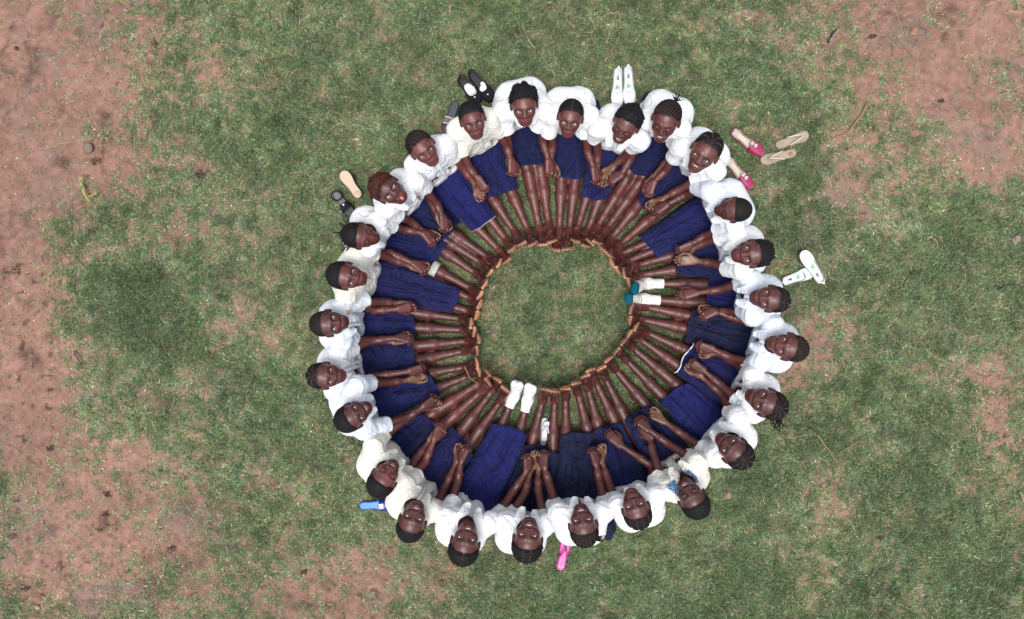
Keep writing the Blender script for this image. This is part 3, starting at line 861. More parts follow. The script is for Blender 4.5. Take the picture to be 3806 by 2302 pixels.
    # loose strands
    def strand(p0, dr, ln, r, droop=0.3, seg=5, wav=0.0):
        pts = [np.array(p0, float)]
        d_ = nrm(dr)
        for q_ in range(seg):
            d_ = nrm(d_ + np.array([0, 0, -droop / seg]) + rr.normal(size=3) * wav)
            pts.append(pts[-1] + d_ * ln / seg)
        v, f4, f3 = tube(pts, np.linspace(r, r * 0.5, seg + 1), 5)
        acc.add(v, f4, f3, hc_)
    toL = lambda v: v[0] * HFl[0] + v[1] * HFl[1] + v[2] * HFl[2]
    E3 = np.array([0.080, 0.098, 0.086])
    if st == 'twists':
        for b in range(75):
            v = nrm(rr.normal(size=3))
            if -0.604 * v[1] + 0.797 * v[2] < 0.22: continue
            p = H(*(v * E3 * 0.97 + np.array([0, -0.016, 0.025])))
            strand(p, toL(v + np.array([0, -0.55, 0.1]) + rr.normal(size=3) * 0.25), rr.uniform(0.035, 0.06), 0.0040, 0.5, 5, 0.12)
    if st == 'fringe':
        for b in range(110):
            x0 = rr.uniform(-0.06, 0.06)
            p = H(x0, 0.045 - abs(x0) * 0.3, 0.096 - abs(x0) * .35)
            strand(p, toL(np.array([x0 * 2 + rr.normal() * .2, 0.75, -0.55])), rr.uniform(0.03, 0.055), 0.0024, 0.0, 4, 0.08)
        for b in range(120):
            v = nrm(np.array([rr.normal() * 0.8, rr.normal() * 0.6 - 0.3, abs(rr.normal()) + 0.3]))
            p = H(*(v * E3 * 1.04 + np.array([0, -0.016, 0.025])))
            strand(p, toL(np.array([v[0] * .6, 0.9, 0.1]) + rr.normal(size=3) * 0.2), 0.045, 0.0022, 0.2, 4, 0.06)
    if st == 'topknot':
        k0 = H(-0.02, -0.075, 0.085)
        for b in range(22):
            an = rr.uniform(0, 6.28)
            strand(k0, toL(np.array([math.cos(an) * .8 - .2, -1.0, 0.5 + math.sin(an) * .8])), rr.uniform(0.03, 0.055), 0.0036, 0.3, 5, 0.1)
    if st == 'pony':
        k0 = H(-0.050, -0.085, 0.050)
        for b in range(26):
            strand(k0 + rr.normal(size=3) * 0.012, toL(np.array([-0.9 + rr.normal() * .22, -0.9 + rr.normal() * .22, 0.1 + rr.normal() * .2])), rr.uniform(0.05, 0.11), 0.0048, 0.6, 6, 0.16)
    if st == 'side':
        k0 = H(0.062, -0.060, 0.055)
        if True:
            for b in range(20):
                strand(k0 + rr.normal(size=3) * 0.008, toL(np.array([0.9 + rr.normal() * .3, -0.7 + rr.normal() * .3, 0.2])), rr.uniform(0.03, 0.06), 0.0040, 0.6, 5, 0.15)
    if st in ('rows', 'rows2', 'radial'):
        for b in range(9):
            x0 = (b - 4) * 0.012
            strand(H(x0, -0.095, 0.03), toL(np.array([x0 * 6, -1, 0.1])), 0.022, 0.004, 0.5, 3, 0.1)
    if st in ('short', 'curly', 'puff', 'part1', 'part2', 'knots'):
        nst = {'short': 260, 'curly': 300, 'puff': 330, 'part1': 300, 'part2': 300, 'knots': 150}[st]
        ids = rr.integers(0, len(V), nst)
        for q_ in ids:
            p = V[q_]
            v = (hq[q_] - np.array([0, -0.016, 0.025])) / E3
            strand(p - 0.002 * toL(nrm(v)), toL(nrm(v) + rr.normal(size=3) * 0.5), rr.uniform(0.006, 0.012) * (1.3 if st in ('puff', 'curly') else 1), 0.0016, 0.0, 2, 0.4)
    acc.build('hair', M['hair'], c['body'])

def make_blouse(c):
    i = c['i']; ctr, chest, mid, pl, neck = c['ctr'], c['chest'], c['mid'], c['pl'], c['neck']
    S = SDF()
    puffy = 1.12 if i in (1, 18, 14, 16) else 1.0
    for sx, Sh in ((1, c['SR']), (-1, c['SL'])):
        S.rc(pl + [sx * 0.070, 0.02, 0.06], mid + [sx * 0.055, 0, 0], 0.100 * puffy, 0.098 * puffy, 0.06)
        S.rc(mid + [sx * 0.060, 0, 0], chest + [sx * 0.072, 0, 0], 0.098 * puffy, 0.087, 0.06)
        S.rc(chest + [sx * 0.055, 0.01, 0.02], Sh * 0.95 + ctr * 0.05, 0.084, 0.060, 0.05)
        s, se, el = c['arms']['R' if sx > 0 else 'L']
        a = nrm(se - Sh)
        end = se + a * 0.018
        S.rc(Sh, end, 0.060, 0.055, 0.035)
    S.rc(ctr + [-0.05, -0.01, 0.0], ctr + [0.05, -0.01, 0.0], 0.058, None, 0.04)
    fp = c['fp']
    for sx in (-1, 1):
        S.rc(chest + [sx * 0.045, 0.0, 0.0], np.array([fp[0] + sx * 0.055, fp[1] - 0.045, 0.195]), 0.085, 0.050, 0.05)
    S.grid(0.0046)
    S.run()
    X, Y, Z = S.pts()
    w = wob(X, Y, Z, 0.085, i % 5)
    w2 = wob(X + 0.35 * Z, Y, Z * 0.45, 0.085, (i + 2) % 5)
    w3 = wob(X - 0.3 * Z, Y * 0.8, Z * 0.6, 0.110, (i + 3) % 5)
    calm = 0.35 + 0.65 * sstep(0.46, 0.30, Z)
    S.D += (0.0030 * w + calm * (0.0090 * np.minimum(np.abs(w2), 0.35) - 0.0022 + 0.0100 * (0.25 - np.minimum(np.abs(w3), 0.25)))).astype(np.float32)
    # shirt tail ends above the lap
    tail = 0.165 + 0.012 * wob(X, Y, Z * 0, 0.12, i % 4) - 0.25 * np.maximum(0.02 - Y, 0)
    S.D = np.maximum(S.D, (tail - Z).astype(np.float32))
    # sleeve openings
    for side, Sh in (('R', c['SR']), ('L', c['SL'])):
        s, se, el = c['arms'][side]
        a = nrm(se - Sh)
        end = se + a * (0.014 + 0.006 * math.sin(i * 3.1 + (side == 'R')))
        px, py, pz = X - end[0], Y - end[1], Z - end[2]
        t = px * a[0] + py * a[1] + pz * a[2]
        dist = np.sqrt(np.maximum(px * px + py * py + pz * pz - t * t, 0))
        zone = np.maximum(dist - 0.085, -(t + 0.05))
        endcut = np.where(dist < 0.085, t, -1).astype(np.float32)      # everything past the cuff
        endcut = np.where(t > 0.09, -1, endcut)
        S.D = np.maximum(S.D, endcut)
        hole = np.maximum(dist - 0.045, -(t + 0.030))
        hole = np.where(t > 0.09, 1, hole)
        S.D = np.maximum(S.D, (-hole).astype(np.float32))
    # neck opening: a round hole with a V in front
    nk = neck + np.array([0, 0.008, 0.0])
    px, py, pz = X - nk[0], Y - nk[1], Z - nk[2]
    vee = 0.054 - 0.0 * pz
    round_ = np.sqrt(px * px + (py * 0.95) ** 2) - 0.050
    deep = {True: 0.10, False: -0.03}[i in (10, 12, 13, 16, 24, 25, 26, 18)]
    front = np.abs(px) * 1.9 + (py - deep) * 0.75
    hole = np.minimum(round_, np.maximum(front - 0.0, -py))
    hole = np.maximum(hole, -(pz + 0.075 + 0.25 * np.maximum(py, 0)))
    S.D = np.maximum(S.D, (-hole).astype(np.float32))
    V, F = S.nets()
    acc = Acc()
    base = np.array(WT[c['wt']])
    acc.add(V, F, None, base)
    bl = acc.build('blouse', M['cotton'], c['body'])
    # collar: two flat points and the button band, draped on the shirt
    def drape(x, y):
        m = (np.abs(V[:, 0] - x) < 0.007) & (np.abs(V[:, 1] - y) < 0.007)
        return V[m, 2].max() if m.any() else None
    def sheet(P_, name, th=0.003, parent=None, mt='cotton', col=base):
        n, m = P_.shape[:2]
        top = P_.reshape(-1, 3); bot = top - [0, 0, th]; N0 = n * m; f = []
        for q in range(n - 1):
            for e in range(m - 1):
                a0 = q * m + e
                f.append((a0, a0 + 1, a0 + m + 1, a0 + m)); f.append((N0 + a0, N0 + a0 + m, N0 + a0 + m + 1, N0 + a0 + 1))
            for e in (0, m - 1):
                a0 = q * m + e; f.append((a0, a0 + m, N0 + a0 + m, N0 + a0) if e == 0 else (a0, N0 + a0, N0 + a0 + m, a0 + m))
        for e in range(m - 1):
            f.append((e, N0 + e, N0 + e + 1, e + 1)); a0 = (n - 1) * m + e; f.append((a0, a0 + 1, N0 + a0 + 1, N0 + a0))
        return Acc().add(np.concatenate([top, bot]), f, None, col).build(name, M[mt], parent or bl)
    for sx in (-1, 1):
        P_ = np.zeros((13, 6, 3))
        for q in range(13):
            u = q / 12
            ang = math.radians(165 - 152 * u) * sx
            dv = np.array([math.sin(ang), math.cos(ang)])
            ri = 0.052; ro = 0.086 + 0.026 * sstep(0.55, 0.97, u)
            if q == 12: ro = 0.100
            for e in range(6):
                w_ = e / 5; r_ = ri + (ro - ri) * w_
                xy = nk[:2] + dv * r_ + np.array([0, 0.012 * u])
                zd = drape(*xy)
                lim_ = neck[2] + 0.010 - 0.16 * (r_ - ri)
                z_ = max(zd if zd is not None else -1, lim_ - 0.05 * u - 0.35 * (r_ - ri)) + 0.006 + 0.006 * math.sin(math.pi * w_) + 0.004 * (w_ == 1)
                P_[q, e] = (xy[0], xy[1], min(z_, neck[2] + 0.02))
        sheet(P_, 'collar')
    ys_ = [nk[1] + deep * .7 + .012 + q * .012 for q in range(12)]
    row = [(y_, drape(nk[0], y_)) for y_ in ys_]
    row = [(y_, z_) for y_, z_ in row if z_ is not None and z_ > 0.16]
    if len(row) > 3:
        P_ = np.array([[(nk[0] + x_, y_, z_ + 0.0035) for x_ in (-.011, -.004, .004, .011)] for y_, z_ in row])
        sheet(P_, 'placket')
    # buttons
    for q in range(3):
        yy = nk + np.array([0.004, 0.070 + deep * .5 + 0.03 * q, 0.0])
        cand = V[(np.abs(V[:, 0] - yy[0]) < 0.006) & (np.abs(V[:, 1] - yy[1]) < 0.006)]
        if len(cand) == 0: continue
        p = cand[cand[:, 2].argmax()]
        if p[2] < 0.15: continue
        ba = Acc(); v, f4, f3 = ball(p + [0, 0, 0.001], (0.0055, 0.0055, 0.0022), 10, 6)
        ba.add(v, f4, f3, (0.45, 0.42, 0.38)); ba.build('button', M['plastic'], bl)
    c['blouse'] = bl; c['bV'] = V

def make_skirt(c):
    i = c['i']; loc = c['loc']; hem = c['hem']; legs = c['legs']
    hR, hL = loc(W(hem[0], hem[1], 0.04)), loc(W(hem[2], hem[3], 0.04))
    wR, wL = np.array([0.150, -0.03, 0]), np.array([-0.150, -0.03, 0])
    # the hem has to reach round both legs
    nu, nv = 84, 96
    u = np.linspace(0, 1, nu)[None, :]; v = np.linspace(0, 1, nv)[:, None]
    def lerp(a, b, t): return a + (b - a) * t
    # side edges: widen over the hips then run to the hem ends
    def edge(w, h, sgn):
        x = lerp(w[0], h[0], v) + sgn * 0.030 * np.sin(math.pi * v) * (1 - v)
        y = lerp(w[1], h[1], v)
        return x, y
    ex = 0.012
    dirh = nrm((hR - hL)[:2])
    hR2 = hR[:2] + dirh * ex; hL2 = hL[:2] - dirh * ex
    xr, yr = edge(wR, hR2, 1); xl, yl = edge(wL, hL2, -1)
    X = lerp(xr, xl, u); Y = lerp(yr, yl, u)
    Y = Y + 0.012 * np.sin(math.pi * u) * v + 0.004 * np.sin(u * 9 + i) * v
    h = np.zeros_like(X)
    hs_ = []
    for side in 'RL':
        hp, kn, an = legs[side]
        best = np.full(X.shape, -1.0)
        for (a, b, r1, r2, z1, z2) in ((hp, kn, 0.116, 0.074, 0.108, 0.066), (kn, an, 0.074, 0.055, 0.066, 0.05)):
            d = (b - a)[:2]; L2 = d @ d
            t = np.clip(((X - a[0]) * d[0] + (Y - a[1]) * d[1]) / L2, 0, 1)
            ds = np.hypot(X - a[0] - t * d[0], Y - a[1] - t * d[1])
            r = r1 + (r2 - r1) * t; zc = z1 + (z2 - z1) * t
            m = ds / r
            prof = np.where(m < 0.72, np.sqrt(np.maximum(1 - m * m, 0)), 0.694 - (m - 0.72) * 0.95)
            best = np.maximum(best, zc + r * prof)
        hs_.append(best)
    a, b = hs_
    pl = c['pl']
    hip = 0.235 - 0.9 * np.maximum(np.hypot((X - pl[0]) * 0.75, (Y - pl[1])) - 0.075, 0) ** 1.0
    a = np.maximum(a, hip); b = np.maximum(b, hip)
    k = 0.05
    hh = np.maximum(k - np.abs(a - b), 0) / k
    h = np.maximum(a, b) + hh * hh * k * 0.25
    # cloth spans the gap between the thighs with a sag
    n_v = np.maximum.accumulate(h, axis=1); n_w = np.maximum.accumulate(h[:, ::-1], axis=1)[:, ::-1]
    bridge = np.minimum(n_v, n_w)
    h = h + (bridge - h) * 0.30 * (1 - 0.4 * v)
    # folds, mostly along the thighs plus a few slanting ones from the hips
    rr = np.random.default_rng(100 + i)
    fold = np.zeros_like(h)
    for q in range(7):
        fr = rr.uniform(1.2, 4.5); ph = rr.uniform(0, 6.28); sl = rr.normal() * 0.9
        wv = np.sin(2 * math.pi * (fr * (u + sl * 0.28 * v + 0.03 * np.sin(v * rr.uniform(3, 9) + ph))) + ph)
        mask = 0.4 + 0.6 * np.sin(v * rr.uniform(1.5, 5) + ph) ** 2
        fold += np.sign(wv) * np.abs(wv) ** 1.4 * mask / (1.2 + 0.25 * fr)
    for q in range(12):                                    # creases across the lap
        v0 = rr.uniform(0.1, 0.95); sl = rr.normal() * 0.5; u0 = rr.uniform(0.2, 0.8); wd = rr.uniform(0.015, 0.035)
        d_ = (v - v0 - sl * (u - u0))
        fold += rr.uniform(0.8, 1.7) * np.exp(-np.abs(d_ / wd)) * np.exp(-((u - u0) / rr.uniform(0.12, 0.3)) ** 2)
    val = np.zeros_like(h)
    for q in range(6):                                    # deep pressed folds
        u0 = rr.uniform(0.12, 0.88); sl = rr.normal() * 0.22; v0, v1 = sorted(rr.uniform(0.0, 1.1, 2)); wd = rr.uniform(0.010, 0.022)
        if v1 - v0 < .3: v1 = v0 + .3
        d_ = u - u0 - sl * (v - .5) - 0.03 * np.sin(v * 7 + q)
        env = sstep(v0 - .1, v0 + .1, v) * sstep(v1 + .1, v1 - .1, v)
        val += env * rr.uniform(0.008, 0.018) * (np.exp(-(d_ / wd) ** 2) - .55 * np.exp(-((d_ - 2.3 * wd) / (1.5 * wd)) ** 2))
    h = h - val
    amp = 0.0105 if i not in (19, 13, 12, 7) else 0.0145
    h = h + amp * fold * (0.75 + 0.25 * v) * (1 - 0.75 * sstep(0.90, 1.0, v))
    h = h + 0.0025 * wob(X, Y, 0 * X, 0.035, i % 5)
    e = np.minimum(u, 1 - u)
    h = 0.006 + (np.maximum(h, 0.012) - 0.006) * sstep(0.0, 0.05, e + 0 * v)
    # nothing of the body may come through the cloth: lift it over what lies beneath
    bv = c['V']; low = bv[(bv[:, 2] < 0.19) & (bv[:, 2] > 0.02)]
    armz = np.zeros(len(low), bool)
    for sd_ in 'RL':
        s_, se_, el_ = c['arms'][sd_]; wr_ = c['hands'][sd_]
        for (p_, q_, r_) in ((se_, el_, 0.052), (el_, wr_, 0.050), (wr_, wr_ + nrm(wr_ - el_) * 0.17, 0.078)):
            d_ = q_ - p_; t_ = np.clip((low - p_) @ d_ / (d_ @ d_ + 1e-9), 0, 1)
            armz |= np.linalg.norm(low - p_ - t_[:, None] * d_, axis=1) < r_
    low = low[~armz]
    g = 0.010; ox, oy = X.min() - .02, Y.min() - .02
    gx_ = int((X.max() - ox) / g) + 4; gy_ = int((Y.max() - oy) / g) + 4
    H2 = np.zeros((gx_, gy_))
    li = ((low[:, 0] - ox) / g).astype(int); lj = ((low[:, 1] - oy) / g).astype(int)
    okk = (li > 0) & (lj > 0) & (li < gx_ - 1) & (lj < gy_ - 1)
    np.maximum.at(H2, (li[okk], lj[okk]), low[okk, 2])
    Hm = H2.copy()
    for di in (-1, 0, 1):
        for dj in (-1, 0, 1):
            Hm = np.maximum(Hm, np.roll(np.roll(H2, di, 0), dj, 1))
    xi = np.clip(((X - ox) / g).astype(int), 0, gx_ - 1); yi = np.clip(((Y - oy) / g).astype(int), 0, gy_ - 1)
    need = Hm[xi, yi] + 0.004
    for _ in range(2):
        pd = np.pad(need, 1, mode='edge')
        need = np.maximum(need, (pd[:-2, 1:-1] + pd[2:, 1:-1] + pd[1:-1, :-2] + pd[1:-1, 2:]) / 4)
    h = np.maximum(h, need)
    for _ in range(1):
        pd = np.pad(h, 1, mode='edge')
        h = np.maximum(h * .5 + (pd[:-2, 1:-1] + pd[2:, 1:-1] + pd[1:-1, :-2] + pd[1:-1, 2:]) / 8, need - 0.001)
    V = np.stack([X.ravel(), Y.ravel(), h.ravel()], 1)
    F = []
    for a_ in range(nv - 1):
        r0 = a_ * nu; r1 = r0 + nu
        F.append(np.stack([np.arange(r0, r0 + nu - 1), np.arange(r0 + 1, r0 + nu), np.arange(r1 + 1, r1 + nu), np.arange(r1, r1 + nu - 1)], 1))
    F = np.concatenate(F)
    acc = Acc().add(V, F, None, NV[c['nv']])
    sk = acc.build('skirt', M['navy'], c['body'])
    md = sk.modifiers.new('thickness', 'SOLIDIFY'); md.thickness = 0.003; md.offset = -1
    c['skirt_xy'] = np.array([[X[0, 0], Y[0, 0]], [X[-1, 0], Y[-1, 0]], [X[-1, -1], Y[-1, -1]], [X[0, -1], Y[0, -1]]])
    # the seat of the skirt, round the hips
    S = SDF(); pl_ = c['pl']
    for sx in (-1, 1):
        S.rc(pl_ + [sx * 0.058, -0.004, 0.002], pl_ + [sx * 0.052, -0.004, 0.085], 0.101, 0.098, 0.05)
    S.grid(0.006); S.run(); X3, Y3, Z3 = S.pts()
    S.D += (0.004 * wob(X3, Y3, Z3 * .5, 0.06, i % 5)).astype(np.float32)
    S.D = np.maximum(S.D, np.maximum(0.006 - Z3, Y3 - 0.06).astype(np.float32))
    V3, F3 = S.nets()
    Acc().add(V3, F3, None, NV[c['nv']]).build('skirt_seat', M['navy'], sk)
    # the hem seam (white piping on two of them)
    row = V.reshape(nv, nu, 3)[-1].copy(); row[:, 2] += 0.0005
    if i in (10, 25):
        v_, f4, f3 = tube(row, 0.0045 if i == 10 else 0.0024, 6)
        Acc().add(v_, f4, f3, (0.8, 0.8, 0.78)).build('hem_piping', M['cotton'], sk)
    else:
        row2 = V.reshape(nv, nu, 3)[-5].copy(); row2[:, 2] += 0.0005
        v_, f4, f3 = tube(row2, 0.0016, 4)
        Acc().add(v_, f4, f3, NV[c['nv']] * 0.6).build('hem_seam', M['navy'], sk)

def sock(c, side, kind):
    heel, l, n, s, fl, an, d = c['feet'][side]
    hp, kn, an2 = c['legs'][side]
    P = lambda t, x, y=0.0: heel + l * fl * t + s * x - n * y
    S = SDF()
    top = an + d * (0.105 if kind == 'striped' else 0.080) + np.array([0, 0, 0.004])
    S.rc(heel, an + [0, 0, 0.008], 0.034, 0.033, 0.02)
    S.rc(an, P(0.55, 0.0, 0.008), 0.034, 0.027, 0.03)
    S.rc(heel, P(0.62, 0.0, -0.002), 0.030, 0.025, 0.03)
    S.rc(P(0.55, 0.012), P(0.97, 0.015), 0.028, 0.023, 0.02)
    S.rc(P(0.55, -0.014), P(0.90, -0.018), 0.027, 0.021, 0.02)
    S.rc(P(0.97, 0.015), P(0.90, -0.018), 0.021, 0.019, 0.02)
    S.rc(an, top, 0.032, 0.034 if kind == 'striped' else 0.033, 0.02)
    S.grid(0.0035); S.run()
    X, Y, Z = S.pts()
    S.D += (0.0012 * wob(X, Y, Z, 0.04, 1)).astype(np.float32)
    t = (X - top[0]) * d[0] + (Y - top[1]) * d[1]
    S.D = np.maximum(S.D, t.astype(np.float32))
    V, F = S.nets()
    if kind == 'white':
        col = np.tile([0.82, 0.83, 0.86], (len(V), 1))
    else:
        q = V - heel
        foot = (q @ l) / fl
        up = (V - an) @ d
        col = np.tile([0.80, 0.80, 0.74], (len(V), 1))
        st = (np.sin(foot * 2 * math.pi / 0.115) > 0.1) & (foot > 0.30) & (foot < 0.86) & (up < 0.02)
        st2 = (np.sin(up * 2 * math.pi / 0.0095) > 0.45) & (up >= 0.0) & (up < 0.085)
        col[st] = [0.42, 0.38, 0.37]; col[st2] = [0.60, 0.58, 0.53]
        col[foot > 0.86] = [0.0, 0.075, 0.115]
    Acc().add(V, F, None, col).build('sock', M['cotton'], c['body'])

people = {}
for i, kp in enumerate(KP, 1):
    if ONLY and i not in ONLY: continue
    people[i] = build_person(i, kp)
for i, kind in ((8, 'striped'), (16, 'white')):
    if i in people:
        for sd_ in 'RL': sock(people[i], sd_, kind)
# ---------------------------------------------------------------- ground
def lattice(seed):
    return np.random.default_rng(seed).random((256, 256)).astype(np.float32)
_lat = [lattice(s) for s in range(8)]
def vnoise(x, y, wl, seed=0):
    L = _lat[seed % 8]
    u = x / wl + 37.3 + seed * 11.7; v = y / wl + 91.1 + seed * 5.3
    i = np.floor(u).astype(int); j = np.floor(v).astype(int)
    fu = u - i; fv = v - j
    fu = fu * fu * (3 - 2 * fu); fv = fv * fv * (3 - 2 * fv)
    i0, i1, j0, j1 = i & 255, (i + 1) & 255, j & 255, (j + 1) & 255
    return (L[i0, j0] * (1 - fu) + L[i1, j0] * fu) * (1 - fv) + (L[i0, j1] * (1 - fu) + L[i1, j1] * fu) * fv
def fbm(x, y, wl, seed=0, n=4, g=0.5):
    s = 0; a = 1; t = 0
    for q in range(n):
        s = s + a * vnoise(x, y, wl / 2 ** q, seed + q); t += a; a *= g
    return s / t

# bare soil (+) and lush turf (-) patches: photo position (in 1/2463 of the width), radii, strength
PATCH = [(60, 110, 250, 220, 1.15), (30, 620, 80, 200, .45), (25, 900, 80, 160, .35), (150, 330, 110, 90, .35), (20, 500, 90, 130, .50), (180, 430, 90, 50, .28), (20, 760, 70, 130, .50), (40, 950, 90, 130, .45),
         (150, 1170, 130, 210, .50), (330, 1290, 130, 110, .50), (60, 1340, 120, 120, .45), (470, 1320, 90, 70, .28), (560, 1420, 120, 50, .20),
         (800, 1440, 190, 90, .55), (880, 1380, 120, 60, .38), (430, 1200, 80, 60, .30), (220, 1440, 140, 60, .25), (300, 1080, 90, 60, .28),
         (390, 430, 80, 60, .30), (470, 560, 70, 40, .30), (330, 560, 40, 40, .25), (600, 815, 55, 35, .40), (610, 720, 40, 50, .22), (750, 120, 90, 60, .22),
         (2150, 60, 230, 110, .62), (2400, 90, 140, 180, .68), (2180, 250, 120, 90, .42), (2330, 300, 90, 80, .36), (2340, 390, 60, 60, .45), (2090, 380, 70, 60, .32),
         (2050, 430, 50, 60, .40), (2120, 520, 60, 40, .36), (2440, 420, 60, 70, .40), (1990, 780, 90, 70, .48), (2010, 860, 70, 50, .30), (1950, 930, 60, 70, .34),
         (2400, 880, 110, 60, .42), (2250, 900, 80, 30, .34), (2430, 960, 60, 80, .36), (2420, 1080, 60, 60, .28), (2420, 1170, 70, 90, .34), (2000, 1180, 60, 70, .26),
         (2010, 1330, 110, 60, .20), (1220, 770, 60, 50, .22), (1190, 740, 30, 40, .25), (560, 200, 60, 40, .26), (870, 210, 60, 30, .2), (1000, 160, 50, 30, .18),
         (780, 860, 50, 40, .28), (640, 1130, 90, 50, .22), (700, 1200, 60, 50, .25), (1500, 40, 60, 30, .15), (1830, 30, 80, 40, .2),
         (330, 725, 80, 75, -.95), (370, 840, 60, 50, -.45), (250, 640, 90, 60, .12), (480, 760, 90, 120, .14), (220, 830, 60, 90, .12), (470, 950, 90, 70, .12), (760, 330, 250, 200, -.10), (1300, 110, 500, 120, -.16), (1800, 150, 180, 120, -.2),
         (2230, 540, 140, 120, -.25), (2180, 700, 200, 120, -.15), (2250, 1150, 200, 130, -.12), (2350, 1300, 150, 150, -.2), (1500, 1400, 380, 90, -.22),
         (1345, 760, 170, 150, -.12), (1000, 430, 250, 150, -.1), (1850, 1180, 100, 120, -.22), (2050, 1000, 200, 120, -.08)]
def to_f(x, y):
    return (x * PPM + CX) / 1.5453, (CY - y * PPM) / 1.5453
def bare(x, y):
    """0 = closed turf, 1 = naked soil"""
    fx, fy = to_f(x, y)
    wx = fx + 90 * (fbm(x, y, 0.35, 3) - 0.5); wy = fy + 90 * (fbm(x, y, 0.35, 5) - 0.5)
    b = 0.20 + 0 * fx
    for (px, py, rx, ry, s) in PATCH:
        k_ = 1.25 if s > 0 else 1.0
        d = ((wx - px) / (rx * k_)) ** 2 + ((wy - py) / (ry * k_)) ** 2
        b = b + (s * 0.70 if s > 0 else s * 0.55) * np.exp(-d * 0.9)
    b = b + 1.10 * (fbm(x, y, 0.22, 1, 6, 0.85) - 0.5) + 0.50 * (vnoise(x, y, 0.040, 6) - 0.5) + 0.25 * (vnoise(x, y, 0.017, 2) - 0.5)
    return np.clip(b, 0, 1)

def axis(lo, hi, h, far):
    a = list(np.arange(lo, hi, h)); 
    s = h; x = lo
    left = []
    while x > -far: s *= 1.06; x -= s; left.append(x)
    s = h; x = a[-1]; right = []
    while x < far: s *= 1.06; x += s; right.append(x)
    return np.array(left[::-1] + a + right)
gx = axis(-4.3, 4.3, 0.013, 120); gy = axis(-2.9, 2.9, 0.013, 120)
GX, GY = np.meshgrid(gx, gy)
near = (np.abs(GX) < 6) & (np.abs(GY) < 5)
B = bare(GX, GY)
def relief(x, y, b):
    z = 0.010 * (fbm(x, y, 0.22, 2, 3) - 0.5) - 0.004 * b
    lump = np.abs(vnoise(x, y, 0.060, 4) - 0.5) * 2
    lump2 = vnoise(x, y, 0.028, 7)
    pit = sstep(0.70, 0.84, vnoise(x, y, 0.045, 5))
    return z - 0.012 + b * (0.010 * lump + 0.006 * lump2 - 0.010 * pit * (fbm(x, y, .4, 6, 2) > 0.5))
GZ = np.where(near, relief(GX, GY, B), -0.012)
gV = np.stack([GX.ravel(), GY.ravel(), GZ.ravel()], 1)
ny_, nx_ = GX.shape
ii = (np.arange(ny_ - 1)[:, None] * nx_ + np.arange(nx_ - 1)[None, :]).ravel()
gF = np.stack([ii, ii + 1, ii + nx_ + 1, ii + nx_], 1)
g_me = np_mesh('ground', gV, gF)
soil = np.array([0.275, 0.152, 0.120]); thatch = np.array([0.165, 0.112, 0.082])
x_, y_ = GX.ravel(), GY.ravel(); b_ = B.ravel()[:, None]
tone = fbm(x_, y_, 0.5, 3, 4)[:, None]; fine = vnoise(x_, y_, 0.030, 2)[:, None]
damp = sstep(0.62, 0.85, fbm(x_, y_, 0.17, 6, 4))[:, None]
sc_ = soil * (0.66 + 0.50 * tone + 0.35 * (fine - 0.5)) * (1 - 0.50 * damp)
grey = sstep(0.58, 0.75, fbm(x_, y_, 0.28, 0, 3))[:, None]
sc_ = sc_ * (1 - 0.35 * grey) + np.array([0.17, 0.135, 0.125]) * 0.35 * grey
w_ = sstep(0.05, 0.60, b_)
pit = sstep(0.80, 0.90, vnoise(x_, y_, 0.032, 4))[:, None] * sstep(0.50, 0.62, fbm(x_, y_, .45, 5, 2))[:, None]
crack = sstep(0.030, 0.0, np.abs(fbm(x_, y_, 0.33, 7, 3) - 0.5))[:, None] * sstep(0.5, 0.7, vnoise(x_, y_, .5, 2))[:, None]
sc_ = sc_ * (1 - 0.60 * pit) * (1 - 0.35 * crack)
lushg = sstep(0.22, 0.02, b_)
gc = thatch * (0.7 + 0.6 * tone) * (1 - .45 * lushg) * (1 - w_) + sc_ * w_
far = (sstep(3.85, 4.15, np.abs(x_)) + sstep(2.45, 2.70, np.abs(y_))).clip(0, 1)[:, None]
turf = np.array([0.085, 0.115, 0.055]) * (0.6 + 0.8 * vnoise(x_, y_, 0.06, 3)[:, None])
gc = gc * (1 - far * (1 - w_)) + turf * far * (1 - w_)
set_col(g_me, gc)
M['soil'] = mat('soil', attr='Col', rough=0.95, spec=0.15, var=0.14, vscale=9, bump=0.9, bscale=38, bdist=0.012, detail=8)
g_me.materials.append(M['soil'])
ground = link(bpy.data.objects.new('ground', g_me))
tag(ground, kind='structure')

# ---------------------------------------------------------------- grass
def hit_mask(x, y):
    """blades that would stand inside a child's clothes or legs"""
    bad = np.zeros(len(x), bool)
    for c in people.values():
        R2 = c['R'][:2, :2]; bx_ = c['base'][:2]
        lx = (x - bx_[0]) * R2[0, 0] + (y - bx_[1]) * R2[0, 1]
        ly = (x - bx_[0]) * R2[1, 0] + (y - bx_[1]) * R2[1, 1]
        q = c['skirt_xy']
        ins = np.ones(len(x), bool)
        sg = 0
        for a in range(4):
            p, r = q[a], q[(a + 1) % 4]
            cr = (r[0] - p[0]) * (ly - p[1]) - (r[1] - p[1]) * (lx - p[0])
            if a == 0: sg = 1 if (r[0] - p[0]) * (q[2][1] - p[1]) - (r[1] - p[1]) * (q[2][0] - p[0]) > 0 else -1
            ins &= (cr * sg > 0.006 * np.hypot(*(r - p)))
        bad |= ins
        bad |= (lx / 0.15) ** 2 + ((ly + 0.0) / 0.13) ** 2 < 1
        for side in 'RL':
            hp, kn, an = c['legs'][side]
            d = (an - kn)[:2]; t = np.clip(((lx - kn[0]) * d[0] + (ly - kn[1]) * d[1]) / (d @ d), 0, 1)
            bad |= np.hypot(lx - kn[0] - t * d[0], ly - kn[1] - t * d[1]) < 0.030 - 0.010 * t
    return bad

